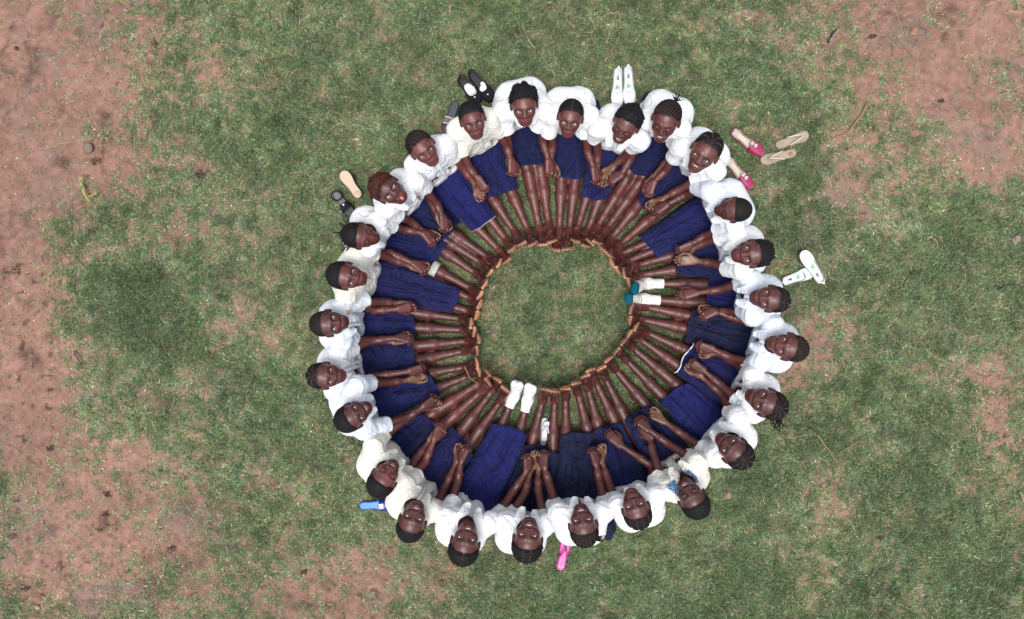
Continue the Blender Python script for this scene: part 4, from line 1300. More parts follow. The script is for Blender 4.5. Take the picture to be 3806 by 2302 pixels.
def blades(n, x0, x1, y0, y1, seed):
    r = np.random.default_rng(seed)
    x = r.uniform(x0, x1, n); y = r.uniform(y0, y1, n)
    # tufts: pull blades towards clump centres
    b = bare(x, y)
    cl = vnoise(x, y, 0.055, 1) * .6 + vnoise(x, y, 0.11, 3) * .4
    dens = 1.02 - 1.20 * sstep(-0.15, 1.12, b + 0.25 * (cl - .5)) ** 0.85
    dens = np.clip(dens, 0.03, 1) * (0.55 + 0.6 * cl)
    keep = (r.random(n) < dens) & ~hit_mask(x, y)
    x, y, b = x[keep], y[keep], b[keep]
    n = len(x)
    fx, fy = to_f(x, y)
    lush = np.clip(0.85 - 1.7 * b + 0.5 * np.exp(-((fx - 330) / 75) ** 2 - ((fy - 735) / 80) ** 2) + 0.5 * (fbm(x, y, 0.5, 2, 3) - 0.5), 0, 1)
    ang = r.uniform(0, 2 * np.pi, n) 
    ln = r.uniform(0.014, 0.040, n) * (0.85 + 0.4 * lush)
    tilt = r.uniform(0.05, 0.75, n) * (0.5 + 0.6 * lush)         # radians above flat
    w = r.uniform(0.0011, 0.0025, n)
    z0 = relief(x, y, b) + 0.0 + r.uniform(0.0, 0.012, n) * (0.3 + 0.8 * lush)
    bend = r.normal(0, 0.55, n)
    dx, dy = np.cos(ang), np.sin(ang)
    dx2, dy2 = np.cos(ang + bend), np.sin(ang + bend)
    h1 = ln * 0.55; h2 = ln * 0.45
    px = x + dx * h1 * np.cos(tilt); py = y + dy * h1 * np.cos(tilt); pz = z0 + h1 * np.sin(tilt)
    t2 = tilt - r.uniform(0.1, 1.0, n)
    qx = px + dx2 * h2 * np.cos(t2); qy = py + dy2 * h2 * np.cos(t2); qz = np.maximum(pz + h2 * np.sin(t2), z0)
    sx, sy = -dy, dx
    sx2, sy2 = -(dy + dy2) / 2, (dx + dx2) / 2
    V = np.empty((n, 5, 3), np.float32)
    V[:, 0] = np.stack([x - sx * w * .7, y - sy * w * .7, z0 - .003], 1)
    V[:, 1] = np.stack([x + sx * w * .7, y + sy * w * .7, z0 - .003], 1)
    V[:, 2] = np.stack([px + sx2 * w, py + sy2 * w, pz], 1)
    V[:, 3] = np.stack([px - sx2 * w, py - sy2 * w, pz], 1)
    V[:, 4] = np.stack([qx, qy, qz], 1)
    # blade colours
    g = fbm(x, y, 0.40, 4, 3); g2 = vnoise(x, y, 0.12, 3)
    green = np.array([0.102, 0.178, 0.055]); blue = np.array([0.104, 0.182, 0.094]); olive = np.array([0.172, 0.190, 0.090])
    dark = np.array([0.058, 0.105, 0.040]); straw = np.array([0.34, 0.28, 0.17]); brown = np.array([0.17, 0.115, 0.075]); pale = np.array([0.22, 0.27, 0.17])
    k = r.random(n)
    ps = 0.02 + 0.05 * (1 - lush) + 0.03 * (g2 > .6); pb = 0.06 + 0.07 * (1 - lush)
    col = np.where((k < 0.5 + (g - .5))[:, None], green, olive)
    col = np.where((r.random(n) < 0.38 + 0.8 * (g2 - .5))[:, None], blue, col)
    col = np.where((r.random(n) < 0.20 + 0.30 * lush)[:, None], dark, col)
    k = r.random(n)
    col = np.where((k < ps)[:, None], straw, col)
    col = np.where(((k > ps) & (k < ps + pb))[:, None], brown, col)
    col = np.where((k > 0.94 + 0.04 * lush)[:, None], pale, col)
    col = col * np.exp(r.normal(-0.06, 0.32, n))[:, None] * ((1.22 - 0.42 * lush) * (0.72 + 0.56 * vnoise(x, y, 0.055, 5)) * (0.85 + 0.3 * vnoise(x, y, .16, 7)))[:, None]
    return V.astype(np.float32), col.astype(np.float32)

NB = int(os.environ.get('NB', '2100000'))
Vb, Cb = blades(NB, -3.95, 3.95, -2.55, 2.55, 5)
nb = len(Vb)
base_i = (np.arange(nb) * 5)[:, None]
q4 = base_i + np.array([0, 1, 2, 3]); t3 = base_i + np.array([3, 2, 4])
gm = np_mesh('grass', Vb.reshape(-1, 3), q4, t3, smooth=False)
set_col(gm, np.repeat(Cb, 5, axis=0))
M['grass'] = mat('grass', attr='Col', rough=0.65, spec=0.25)
gm.materials.append(M['grass'])
grass = link(bpy.data.objects.new('grass', gm))
tag(grass, 'short creeping green grass with bare patches of red soil', 'grass', kind='stuff')

# long dry runners lying across the turf
def runners(n, seed):
    r = np.random.default_rng(seed); acc = Acc()
    k = 0
    while k < n:
        x, y = r.uniform(-3.8, 3.8), r.uniform(-2.4, 2.4)
        b = bare(np.array([x]), np.array([y]))[0]
        if r.random() > (0.35 + 0.9 * b) : continue
        L = r.choice([0.05, 0.09, 0.14, 0.25, 0.4], p=[.35, .3, .2, .1, .05]) * r.uniform(0.7, 1.3)
        seg = 3 + int(L / 0.03)
        a = r.uniform(0, 6.28); pts = []; px, py = x, y; cv = r.normal(0, 0.12)
        for s in range(seg):
            pts.append((px, py, 0)); a += cv + r.normal(0, 0.13); px += math.cos(a) * L / seg; py += math.sin(a) * L / seg
        pts = np.array(pts)
        if hit_mask(pts[:, 0], pts[:, 1]).any() : continue
        bb = bare(pts[:, 0], pts[:, 1])
        pts[:, 2] = relief(pts[:, 0], pts[:, 1], bb) + 0.003 + 0.016 * (1 - sstep(.2, .5, bb)) * r.uniform(.4, 1)
        rad = r.uniform(0.0009, 0.0020)
        v, f4, f3 = tube(pts, np.linspace(rad, rad * .6, seg), 4, cap=False)
        c = np.array([[0.46, 0.35, 0.20], [0.34, 0.24, 0.13], [0.52, 0.44, 0.29], [0.26, 0.27, 0.12]][r.integers(4)]) * r.uniform(0.6, 1.1)
        acc.add(v, f4, f3, c); k += 1
    return acc
ro = runners(1900, 3).build('dry_grass_stems', M['grass'], None)
tag(ro, 'dry straw coloured grass runners scattered over turf and soil', 'dry grass', kind='stuff')
# ---------------------------------------------------------------- shoes on the grass
SHAPES = {
 'foot':   [(0, .0), (.02, .45), (.06, .66), (.15, .78), (.32, .70), (.48, .74), (.62, .92), (.75, 1.0), (.85, .96), (.93, .78), (.98, .45), (1, .0)],
 'square': [(0, .0), (.02, .48), (.07, .70), (.16, .78), (.32, .68), (.48, .76), (.64, .96), (.75, 1.0), (.86, .90), (.95, .66), (.995, .50), (1, .0)],
 'round':  [(0, .0), (.015, .40), (.05, .62), (.15, .74), (.35, .74), (.50, .84), (.66, .98), (.76, 1.0), (.87, .93), (.95, .70), (.99, .35), (1, .0)]}
def half(shape, t):
    tb = SHAPES[shape]
    return np.interp(t, [a for a, b in tb], [b for a, b in tb])

class Shoe:
    def __init__(self, name, label, heel, toe, width, shape='foot', z=0.010, cat='shoe', group=None, flip=False, tilt=0.0):
        a, b = W(*heel, z), W(*toe, z)
        self.L = float(np.linalg.norm(b - a)); self.w = width / 2; self.shape = shape
        d = nrm(b - a); th = math.atan2(-d[0], d[1])
        e = bpy.data.objects.new(name, None)
        e.location = a; e.rotation_euler = (tilt, math.pi if flip else 0, th)
        e.empty_display_size = 0.05
        self.o = link(e)
        tag(e, label, cat, group)
    def hw(self, t): return half(self.shape, t) * self.w
    def sole(self, th, col, top, lift=0.0, inset=0.0035, heelcol=None, name='sole'):
        ts = np.concatenate([[0, .004, .012, .03, .06], np.linspace(.1, .9, 24), [.94, .97, .988, .996, 1]])
        n = len(ts); nu = 11
        u = np.linspace(-1, 1, nu)
        acc = Acc()
        def layer(z, ins, colr):
            X = (self.hw(ts)[:, None] - ins).clip(0.0003) * u[None, :]
            Y = np.repeat((ts * (self.L - 2 * ins) + ins)[:, None], nu, 1)
            Z = np.full_like(X, z) + lift * np.maximum(0, ts[:, None] * 0 + (1 - ts[:, None] / .55).clip(0, 1)) ** 1.2
            return np.stack([X.ravel(), Y.ravel(), Z.ravel()], 1)
        a = layer(0, 0.002, None); b = layer(th * .5, 0, None); c = layer(th, 0.001, None); d = layer(th - 0.0015, inset, None)
        V = np.concatenate([a, b, c, d]); N = n * nu
        f = []
        for q in range(n - 1):
            for e in range(nu - 1):
                i0 = q * nu + e
                f.append((i0, i0 + nu, i0 + nu + 1, i0 + 1))
                f.append((3 * N + i0, 3 * N + i0 + 1, 3 * N + i0 + nu + 1, 3 * N + i0 + nu))
        ring = [q * nu for q in range(n)] + [(n - 1) * nu + e for e in range(1, nu)] + [q * nu + nu - 1 for q in range(n - 2, -1, -1)] + [e for e in range(nu - 2, 0, -1)]
        m = len(ring)
        for l0 in range(3):
            for q in range(m):
                r = (q + 1) % m
                f.append((l0 * N + ring[q], l0 * N + ring[r], (l0 + 1) * N + ring[r], (l0 + 1) * N + ring[q]))
        colr = np.tile(np.asarray(col, float), (4 * N, 1)); colr[3 * N:] = top
        # worn footbed where the foot has pressed
        tt = V[3 * N:, 1] / self.L; xx = V[3 * N:, 0] / self.w
        wear = np.exp(-((tt - .15) / .1) ** 2 - (xx / .6) ** 2) + np.exp(-((tt - .72) / .13) ** 2 - (xx / .8) ** 2)
        colr[3 * N:] *= (1 - 0.22 * wear)[:, None]
        acc.add(V, f, None, colr)
        self.top = th
        self.lift = lift
        return acc.build(name, M['plastic'], self.o)
    def z_at(self, t): return self.top + self.lift * max(0, 1 - t / .55) ** 1.2
    def band(self, t0, t1, h, col, name='strap', material='plastic', skew=0.0, taper=0.0):
        nu, nv = 17, 9; acc = Acc(); V = []
        for layer in (0, 0.003):
            for v in range(nv):
                for u in range(nu):
                    fu = u / (nu - 1) * 2 - 1
                    t = t0 + (t1 - t0) * v / (nv - 1) + skew * fu
                    hw_ = self.hw(t) + 0.001 + layer
                    hh = (h * (1 - taper * v / (nv - 1)) + layer)
                    V.append((fu * hw_, t * self.L, self.z_at(t) - .003 + hh * (1 - abs(fu) ** 2.6) ** .6 if abs(fu) < 1 else self.z_at(t) - 0.006))
        N = nu * nv; f = []
        for v in range(nv - 1):
            for u in range(nu - 1):
                a = v * nu + u
                f.append((N + a, N + a + 1, N + a + nu + 1, N + a + nu)); f.append((a, a + nu, a + nu + 1, a + 1))
        for u in range(nu - 1):
            f.append((u, u + 1, N + u + 1, N + u)); b = (nv - 1) * nu + u; f.append((b, N + b, N + b + 1, b + 1))
        acc.add(V, f, None, col)
        return acc.build(name, M[material], self.o)
    def thong(self, col, tp=0.80, ts=0.42, h=0.032, r=0.0055):
        acc = Acc()
        for sx in (-1, 1):
            pts = []
            for q in range(10):
                k = q / 9
                x = sx * self.hw(ts) * (k ** 0.8) * 1.0
                y = (tp + (ts - tp) * k) * self.L
                zz = self.top + 0.010 + h * math.sin(math.pi * min(1, k * .75 + .25)) * (1 - k ** 4) 
                if q == 9: zz = self.top - 0.004
                pts.append((x, y, zz))
            v, f4, f3 = tube(pts, np.linspace(r * .8, r * 1.15, 10), 8)
            v[:, 2] = v[:, 2]
            acc.add(v, f4, f3, col)
        v, f4, f3 = tube([(0, tp * self.L, self.top - .004), (0, tp * self.L, self.top + 0.022)], r * .7, 8)
        acc.add(v, f4, f3, col)
        return acc.build('thong', M['plastic'], self.o)
    def upper(self, col, open_to=0.64, hw_=0.040, name='upper', material='felt', wall=0.80):
        nt, na = 44, 29; acc = Acc(); V = []
        ts = 0.001 + 0.998 * (0.5 - 0.5 * np.cos(np.linspace(0, math.pi, nt)))
        for lay in (0, 1):
            for t in ts:
                for a in range(na):
                    fu = a / (na - 1) * 2 - 1
                    hz = (hw_ * (0.95 if t < .4 else (0.95 - 0.42 * (t - .4) / .6))) 
                    ph = abs(fu)
                    x = math.copysign(1, fu) * (self.hw(t) + .001) * math.sin(ph * math.pi / 2) ** 0.75 - math.copysign(0.002 * lay, fu)
                    z = self.top - .004 + hz * math.cos(ph * math.pi / 2) ** 0.6 - 0.002 * lay if ph < 1 else self.top - .006
                    V.append((x, t * self.L, z))
        N = nt * na; f = []
        tm = open_to
        for q in range(nt - 1):
            for a in range(na - 1):
                fu = ((a + .5) / (na - 1)) * 2 - 1
                t = (ts[q] + ts[q + 1]) / 2
                e = ((t - (tm + .03) / 2) / ((tm - .03) / 2))
                lim = wall * math.sqrt(max(0, 1 - abs(e) ** 3.2)) if abs(e) < 1 else -1
                if abs(fu) < lim * 0.86: continue
                i0 = q * na + a
                f.append((i0, i0 + na, i0 + na + 1, i0 + 1)); f.append((N + i0, N + i0 + 1, N + i0 + na + 1, N + i0 + na))
        acc.add(V, f, None, col)
        return acc.build(name, M[material], self.o)
    def blob(self, name, x, t, z, r, col, material='plastic', parent=None, R=None):
        v, f4, f3 = ball((x, t * self.L, z), r, 12, 8, R)
        return Acc().add(v, f4, f3, col).build(name, M[material], parent or self.o)

LAB = {}
# black slip-ons with rolled white socks in them
for (h_, t_, lab, sk) in (((1709, 290), (1782, 385), 'black cloth slip-on shoe with a bundled white sock filling its opening', 0),
                          ((1746, 268), (1833, 378), 'black cloth slip-on shoe with cream edging and a white sock tucked in its toe', 1)):
    s = Shoe('slip_on_shoe', lab, h_, t_, 0.088, 'round', group='pair of black slip-on shoes')
    s.sole(0.012, srgb(190, 180, 150) * .8, (0.012, 0.012, 0.016))
    u_ = s.upper((0.010, 0.010, 0.014), 0.66, 0.042)
    s.blob('button', 0.004, 0.80, 0.036, (0.006, 0.006, 0.004), (0.7, 0.68, 0.62))
    # the sock
    e = bpy.data.objects.new('rolled_sock', None)
    c_ = s.o.matrix_basis
    S = SDF(); rr = np.random.default_rng(5 + sk)
    if sk == 0:
        for q in range(7): S.ell((rr.normal() * .008, (0.42 + .08 * q * .5) * s.L, 0.040 + rr.normal() * .004), rr.uniform(.014, .024, 3), None, .014)
        S.ell((0.002, 0.50 * s.L, 0.036), (0.026, 0.040, 0.022), None, .012)
    else:
        S.ell((0.004, 0.60 * s.L, 0.034), (0.026, 0.022, 0.014), None, .01); S.ell((-0.012, 0.52 * s.L, 0.034), (0.016, 0.022, 0.012), None, .01)
    S.grid(0.0025); S.run(); X, Y, Z = S.pts(); S.D += (0.002 * wob(X, Y, Z, .018, 2)).astype(np.float32)
    V, F = S.nets()
    so = Acc().add(V, F, None, (0.72, 0.73, 0.76)).build('rolled_sock', M['cotton'])
    so.location = s.o.location; so.rotation_euler = s.o.rotation_euler
    tag(so, ['crumpled white sock bundled inside the left black slip-on shoe', 'small end of white sock in the right black slip-on shoe'][sk], 'sock', 'white socks stuffed in the black shoes')

# dark slide with a pearl-studded band
s = Shoe('slide_sandal', 'dark grey slide sandal with two rows of pearls on its band', (1697, 378), (1654, 500), 0.078, 'round', cat='sandal')
s.sole(0.014, (0.02, 0.022, 0.03), (0.045, 0.048, 0.065))
b_ = s.band(0.52, 0.76, 0.038, (0.16, 0.14, 0.13), 'band', 'felt')
for row in (0.55, 0.73):
    for q in range(6):
        fu = -0.75 + 1.5 * q / 5
        s.blob('pearl', fu * s.hw(row), row, s.top + 0.036 * (1 - abs(fu) ** 2.6) ** .6 + .003, 0.0048, (0.75, 0.72, 0.66), 'pearl', b_)

def white_shoe(h_, t_, lab, grp, z=0.01, prints=True):
    s = Shoe('plastic_shoe', lab, h_, t_, 0.084, 'round', z=z, group=grp)
    s.sole(0.012, (0.72, 0.74, 0.76), (0.66, 0.68, 0.70))
    s.upper((0.76, 0.78, 0.80), 0.70, 0.026, material='plastic', wall=0.96)
    s.blob('heel_tab', 0, -0.01, 0.026, (0.008, 0.008, 0.012), (0.76, 0.78, 0.8))
    acc = Acc()
    for (x, y) in ((0.006, 0.46), (-0.006, 0.50), (0.009, 0.52)):
        v, f4, f3 = ball((x, y * s.L, s.top - .0005), (0.0085, 0.0085, 0.0015), 12, 6); acc.add(v, f4, f3, srgb(150, 210, 145) * .75)
    acc.build('leaf_print', M['plastic'], s.o)
    acc = Acc()
    for q in range(11):
        k = q // 3
        v, f4, f3 = ball(((q % 3 - 1) * (0.006 - .001 * k), (0.29 - k * 0.028) * s.L, s.top - .0005), (0.0034, 0.0034, 0.0015), 8, 6); acc.add(v, f4, f3, srgb(110, 85, 150) * .7)
    acc.build('grape_print', M['plastic'], s.o)
    s.blob('sticker', 0.010, 0.70, s.top + .001, (0.006, 0.005, 0.002), (0.10, 0.08, 0.07))
    return s
white_shoe((2297, 256), (2292, 400), 'upright white plastic shoe, left of the pair standing above the ring', 'pair of white plastic shoes above the ring')
white_shoe((2333, 250), (2340, 396), 'upright white plastic shoe, right of the pair, purple grape print clearest', 'pair of white plastic shoes above the ring')
white_shoe((2905, 1050), (3022, 1008), 'white plastic shoe lying sideways with its heel under a shirt', 'crossed white plastic shoes right of the ring')
white_shoe((3054, 1052), (2979, 934), 'white plastic shoe whose heel crosses over the other shoe\'s toe', 'crossed white plastic shoes right of the ring', z=0.045)

# pink square-toed slippers with a buckle
for (h_, t_, lab) in (((2716, 488), (2834, 574), 'pink square-toed slipper with a silver buckle, the upper of two'),
                      ((2696, 590), (2792, 700), 'pink square-toed slipper with a silver buckle, touching the shirt')):
    s = Shoe('slipper', lab, h_, t_, 0.082, 'square', cat='slipper', group='pair of pink slippers')
    s.sole(0.013, srgb(190, 75, 120) * .72, srgb(228, 218, 198) * .70, lift=0.02, inset=0.0105)
    b_ = s.band(0.60, 0.97, 0.032, srgb(180, 45, 100) * .72, 'vamp', 'plastic', taper=.6)
    acc = Acc()
    for (dx, dt, rr_) in ((0, 0.60, (0.020, 0.012, 0.006)), (0, 0.70, (0.019, 0.012, 0.006))):
        v, f4, f3 = ball((dx, dt * s.L, s.top + 0.034), rr_, 4, 4); acc.add(v, f4, f3, (0.5, 0.33, 0.36))
    acc.build('buckle_plate', M['jewel'], b_, smooth=False)
    for dt in (0.60, 0.70):
        ring = [(0.011 * math.cos(a), dt * s.L + 0.011 * math.sin(a), s.top + 0.039) for a in np.linspace(0, 2 * math.pi, 14)]
        v, f4, f3 = tube(ring, 0.002, 6); Acc().add(v, f4, f3, (.7, .7, .7)).build('ring', M['jewel'], b_)

# beige flip-flops
for k_, (h_, t_, lab) in enumerate((((2882, 545), (3004, 500), 'beige flip-flop with clean footbed, the upper of two'),
                     ((2958, 567), (2824, 601), 'beige flip-flop with a small red and white mark on its heel'))):
    s = Shoe('flip_flop', lab, h_, t_, 0.080, 'foot', cat='flip-flop', group='pair of beige flip-flops')
    s.sole(0.014, srgb(190, 165, 140) * .7, srgb(196, 176, 156) * .62)
    s.thong(srgb(225, 212, 185) * .72, 0.80, 0.36)
    if k_:
        acc = Acc()
        bx_ = [(-.009, -.012), (.009, -.012), (.009, .012), (-.009, .012)]
        z_ = s.top + .0005
        V = [(x, .17 * s.L + y, z_) for x, y in bx_] + [(x, .17 * s.L + y, z_ - .003) for x, y in bx_]
        mk = acc.add(V, [(0, 1, 2, 3), (4, 7, 6, 5), (0, 4, 5, 1), (1, 5, 6, 2), (2, 6, 7, 3), (3, 7, 4, 0)], None, srgb(170, 50, 45) * .7).build('heel_mark', M['plastic'], s.o, smooth=False)
        for yy in (-.005, .005): s.blob('letter', 0, .17 + yy / s.L, s.top + .0012, (0.003, 0.0022, 0.0006), (0.7, .68, .65), parent=mk)

# pink flip-flop, blue slide
s = Shoe('flip_flop', 'bright pink flip-flop with white dots, toe end under a shirt', (2081, 2118), (2108, 1996), 0.078, 'foot', cat='flip-flop')
s.sole(0.015, srgb(225, 60, 165) * .75, srgb(235, 85, 180) * .78); s.thong(srgb(205, 45, 140) * .7, 0.72, 0.38)
acc = Acc()
for q in range(6):
    for x in (-.007, .007):
        v, f4, f3 = ball((x + .004 * math.sin(q), (.34 + .075 * q) * s.L, s.top - .0003), (.0018, .0018, .001), 8, 5); acc.add(v, f4, f3, (.75, .6, .7))
for q in range(5):
    a_ = q * 1.257
    for sx in (-.010, .010):
        v, f4, f3 = ball((sx + .0045 * math.cos(a_), .12 * s.L + .0045 * math.sin(a_), s.top - .0003), (.0028, .0028, .001), 8, 5); acc.add(v, f4, f3, (.8, .6, .72))
acc.build('dot_print', M['plastic'], s.o)
s = Shoe('slide_sandal', 'bright blue slide sandal with a jewelled butterfly on its band', (1337, 1880), (1462, 1873), 0.076, 'square', cat='sandal')
s.sole(0.014, srgb(0, 75, 190) * .7, srgb(10, 125, 215) * .75)
b_ = s.band(0.60, 0.90, 0.036, srgb(20, 60, 170) * .6, 'band', 'plastic')
acc = Acc()
for q in range(4):
    a_ = math.pi / 4 + q * math.pi / 2
    c0 = np.array([.013 * math.cos(a_), .68 * s.L + .011 * math.sin(a_), s.top + .036])
    ring = [c0 + np.array([.0085 * math.cos(t), .007 * math.sin(t), 0]) for t in np.linspace(0, 6.28, 12)]
    v, f4, f3 = tube(ring, 0.0024, 6); acc.add(v, f4, f3, (.7, .7, .7))
    v, f4, f3 = ball(c0, (.004, .004, .003), 8, 6); acc.add(v, f4, f3, (.7, .7, .7))
acc.build('butterfly', M['jewel'], b_)

# tan sandal upside down and its black mate
s = Shoe('heeled_sandal', 'overturned sandal showing its worn tan sole', (1338, 735), (1270, 638), 0.082, 'foot', z=0.06, cat='sandal', group='pair of black sandals with tan soles', flip=True)
s.o.location.z = 0.066
s.sole(0.010, srgb(222, 195, 168) * .72, (0.03, 0.03, 0.035))
s.band(0.55, 0.72, 0.036, (0.014, 0.013, 0.018), 'strap', 'felt')
s.band(0.20, 0.26, 0.055, (0.30, 0.22, 0.15), 'ankle_strap', 'felt')
v, f4, f3 = ball((0, 0.12 * s.L, -0.0015), (.024, .026, .003), 16, 8)
Acc().add(v, f4, f3, srgb(215, 186, 158) * .7).build('heel', M['plastic'], s.o)
s = Shoe('heeled_sandal', 'black strappy sandal with a round gilt buckle, ankle loop open', (1247, 718), (1312, 802), 0.080, 'foot', cat='sandal', group='pair of black sandals with tan soles')
s.sole(0.014, (0.012, 0.012, 0.016), (0.020, 0.020, 0.026), lift=.015)
s.band(0.50, 0.74, 0.034, (0.010, 0.010, 0.015), 'strap', 'felt')
ring = [(0.036 * math.cos(a), .16 * s.L + .036 * math.sin(a), .050 + .006 * math.sin(a)) for a in np.linspace(0, 6.28, 24)]
v, f4, f3 = tube(ring, 0.0045, 6); Acc().add(v, f4, f3, (0.016, 0.015, 0.02)).build('ankle_loop', M['felt'], s.o)
s.blob('buckle', 0.0, 0.56, s.top + .036, (.008, .008, .004), (.55, .28, .14), 'jewel')

# white slippers lying between two shins
for q, (h_, t_, lab, z_) in enumerate((((2018, 1656), (2024, 1553), 'white slipper flat on the grass between two shins, the lower one', .012), ((2020, 1640), (2036, 1566), 'white slipper leaning on another between two shins', .045))):
    s = Shoe('slipper', lab, h_, t_, 0.060, 'round', z=z_, cat='slipper', group='white slippers between two shins')
    s.sole(0.012, (0.72, 0.74, 0.77), (0.62, 0.64, 0.68)); s.thong((.72, .74, .8), .78, .40, r=.004)
    s.blob('mark', .008, .55, s.top + .004, (.004, .008, .002), (.35, .05, .06))

# ---------------------------------------------------------------- stones, twigs, leaf, clods
def stone(px, py, r, col, lab, seed, flat=.6):
    p = W(px, py, 0.0); S = SDF(); rr = np.random.default_rng(seed)
    for q in range(4): S.ell(rr.normal(size=3) * r * .22, r * rr.uniform(.55, .95, 3) * np.array([1, 1, flat]), None, r * .3)
    S.grid(r / 9, pad=r * .3); S.run(); X, Y, Z = S.pts(); S.D += (r * .06 * wob(X, Y, Z, r * 1.1, seed % 5)).astype(np.float32)
    V, F = S.nets()
    o = Acc().add(V, F, None, col).build('stone', M['stone']); o.location = (p[0], p[1], r * flat * .5)
    tag(o, lab, 'stone')
stone(2705, 1838, 0.030, srgb(175, 150, 135) * .6, 'pinkish stone lying on the turf outside the lower right of the ring', 4)
stone(331, 556, 0.034, srgb(150, 130, 120) * .6, 'flat grey brown stone on the soil above the torn leaf', 9, .4)
stone(3394, 120, 0.030, srgb(185, 140, 115) * .6, 'tan stone on the red soil in the top right corner area', 6, .4)
stone(3780, 889, 0.028, srgb(165, 150, 140) * .6, 'pale grey stone in the turf at the right edge', 8, .5)
stone(139, 2256, 0.016, srgb(185, 170, 160) * .6, 'small pale stone on the soil near the bottom left corner', 3, .5)
stone(60, 180, 0.014, srgb(120, 90, 80) * .5, 'small dark stone on the bare soil at the top left', 2, .5)

def twig(pts, r, col, lab, name='twig', cat='twig', z=0.012, zs=None):
    P_ = np.array([W(x, y, 0) for x, y in pts])
    # smooth resample
    t = np.linspace(0, 1, len(P_)); tt = np.linspace(0, 1, 14)
    Q = np.stack([np.interp(tt, t, P_[:, k]) for k in range(3)], 1)
    for _ in range(2): Q[1:-1] = (Q[:-2] + 2 * Q[1:-1] + Q[2:]) / 4
    Q[:, 2] = z if zs is None else np.interp(tt, np.linspace(0, 1, len(zs)), zs)
    c0 = Q.mean(0).copy(); c0[2] = 0
    rr = np.random.default_rng(int(pts[0][0]))
    Q[1:-1] += rr.normal(size=(12, 3)) * r * .35
    v, f4, f3 = tube(Q - c0, np.linspace(r, r * .55, 14), 7)
    o = Acc().add(v, f4, f3, col).build(name, M['twig']); o.location = c0
    return tag(o, lab, cat)
twig([(3104, 112), (3090, 128), (3082, 150), (3074, 160)], 0.008, (0.035, 0.035, 0.04), 'short dark charred twig at the edge of the top right soil')
twig([(3224, 380), (3200, 430), (3150, 495), (3110, 512), (3077, 516)], 0.006, (0.30, 0.17, 0.09), 'long curved brown twig right of the beige flip-flops')
twig([(3706, 1078), (3730, 1062), (3765, 1058), (3806, 1069)], 0.006, (0.05, 0.045, 0.05), 'dark curved twig at the right edge of the turf')
twig([(3035, 1616), (3075, 1670), (3112, 1720)], 0.005, (0.28, 0.19, 0.12), 'straight brown twig right of the ring, the longer of two')
twig([(3192, 1637), (3150, 1662), (3112, 1688)], 0.004, (0.24, 0.17, 0.12), 'thin brown twig slanting toward a straighter twig')
twig([(278, 1306), (295, 1335), (311, 1366)], 0.006, (0.10, 0.08, 0.07), 'short grey brown twig on the left soil edge')
twig([(3786, 1826), (3797, 1850), (3806, 1872)], 0.004, (0.4, 0.3, 0.2), 'pale straw twig at the lower right edge')
twig([(1732, 1358), (1752, 1402), (1782, 1421)], 0.0022, (0.40, 0.26, 0.16), 'thin bent straw lying across two shins', name='straw', cat='straw', zs=[0.125, 0.115, 0.12])
# torn maize leaf on the soil
def leaf(pts, wds, lab):
    P_ = np.array([W(x, y, 0) for x, y in pts]); n = 26
    t = np.linspace(0, 1, len(P_)); tt = np.linspace(0, 1, n)
    Q = np.stack([np.interp(tt, t, P_[:, k]) for k in range(3)], 1)
    for _ in range(2): Q[1:-1] = (Q[:-2] + 2 * Q[1:-1] + Q[2:]) / 4
    wd = np.interp(tt, t, wds); c0 = Q.mean(0).copy(); c0[2] = 0; Q -= c0
    T = np.gradient(Q, axis=0); T /= np.linalg.norm(T, axis=1)[:, None]; Sx = np.stack([-T[:, 1], T[:, 0], 0 * tt], 1)
    V = []; C_ = []
    for lay in (0, .0012):
        for q in range(n):
            for u in (-1, -.5, 0, .5, 1):
                tw = math.sin(q * .8) * .010
                V.append(Q[q] + Sx[q] * u * wd[q] + np.array([0, 0, .026 + .008 * abs(u) + tw * u - lay])); 
                C_.append(np.array([.36, .33, .17]) * (.8 + .3 * math.sin(q * 1.3 + u)) if q < 17 else np.array([.30, .34, .10]))
    f = []; N = n * 5
    for q in range(n - 1):
        for e in range(4):
            a = q * 5 + e; f += [(a, a + 1, a + 6, a + 5), (N + a, N + a + 5, N + a + 6, N + a + 1)]
        for e in (0, 4): a = q * 5 + e; f.append((a, a + 5, N + a + 5, N + a))
    o = Acc().add(V, f, None, np.array(C_)).build('dry_leaf', M['twig']); o.location = c0
    tag(o, lab, 'leaf')
leaf([(330, 650), (308, 665), (312, 695), (330, 735), (343, 762)], [.003, .007, .010, .008, .003], 'long torn yellow leaf lying on thin turf at the left')
leaf([(340, 735), (358, 728), (378, 716)], [.006, .009, .002], 'short yellow leaf scrap beside the long torn leaf')
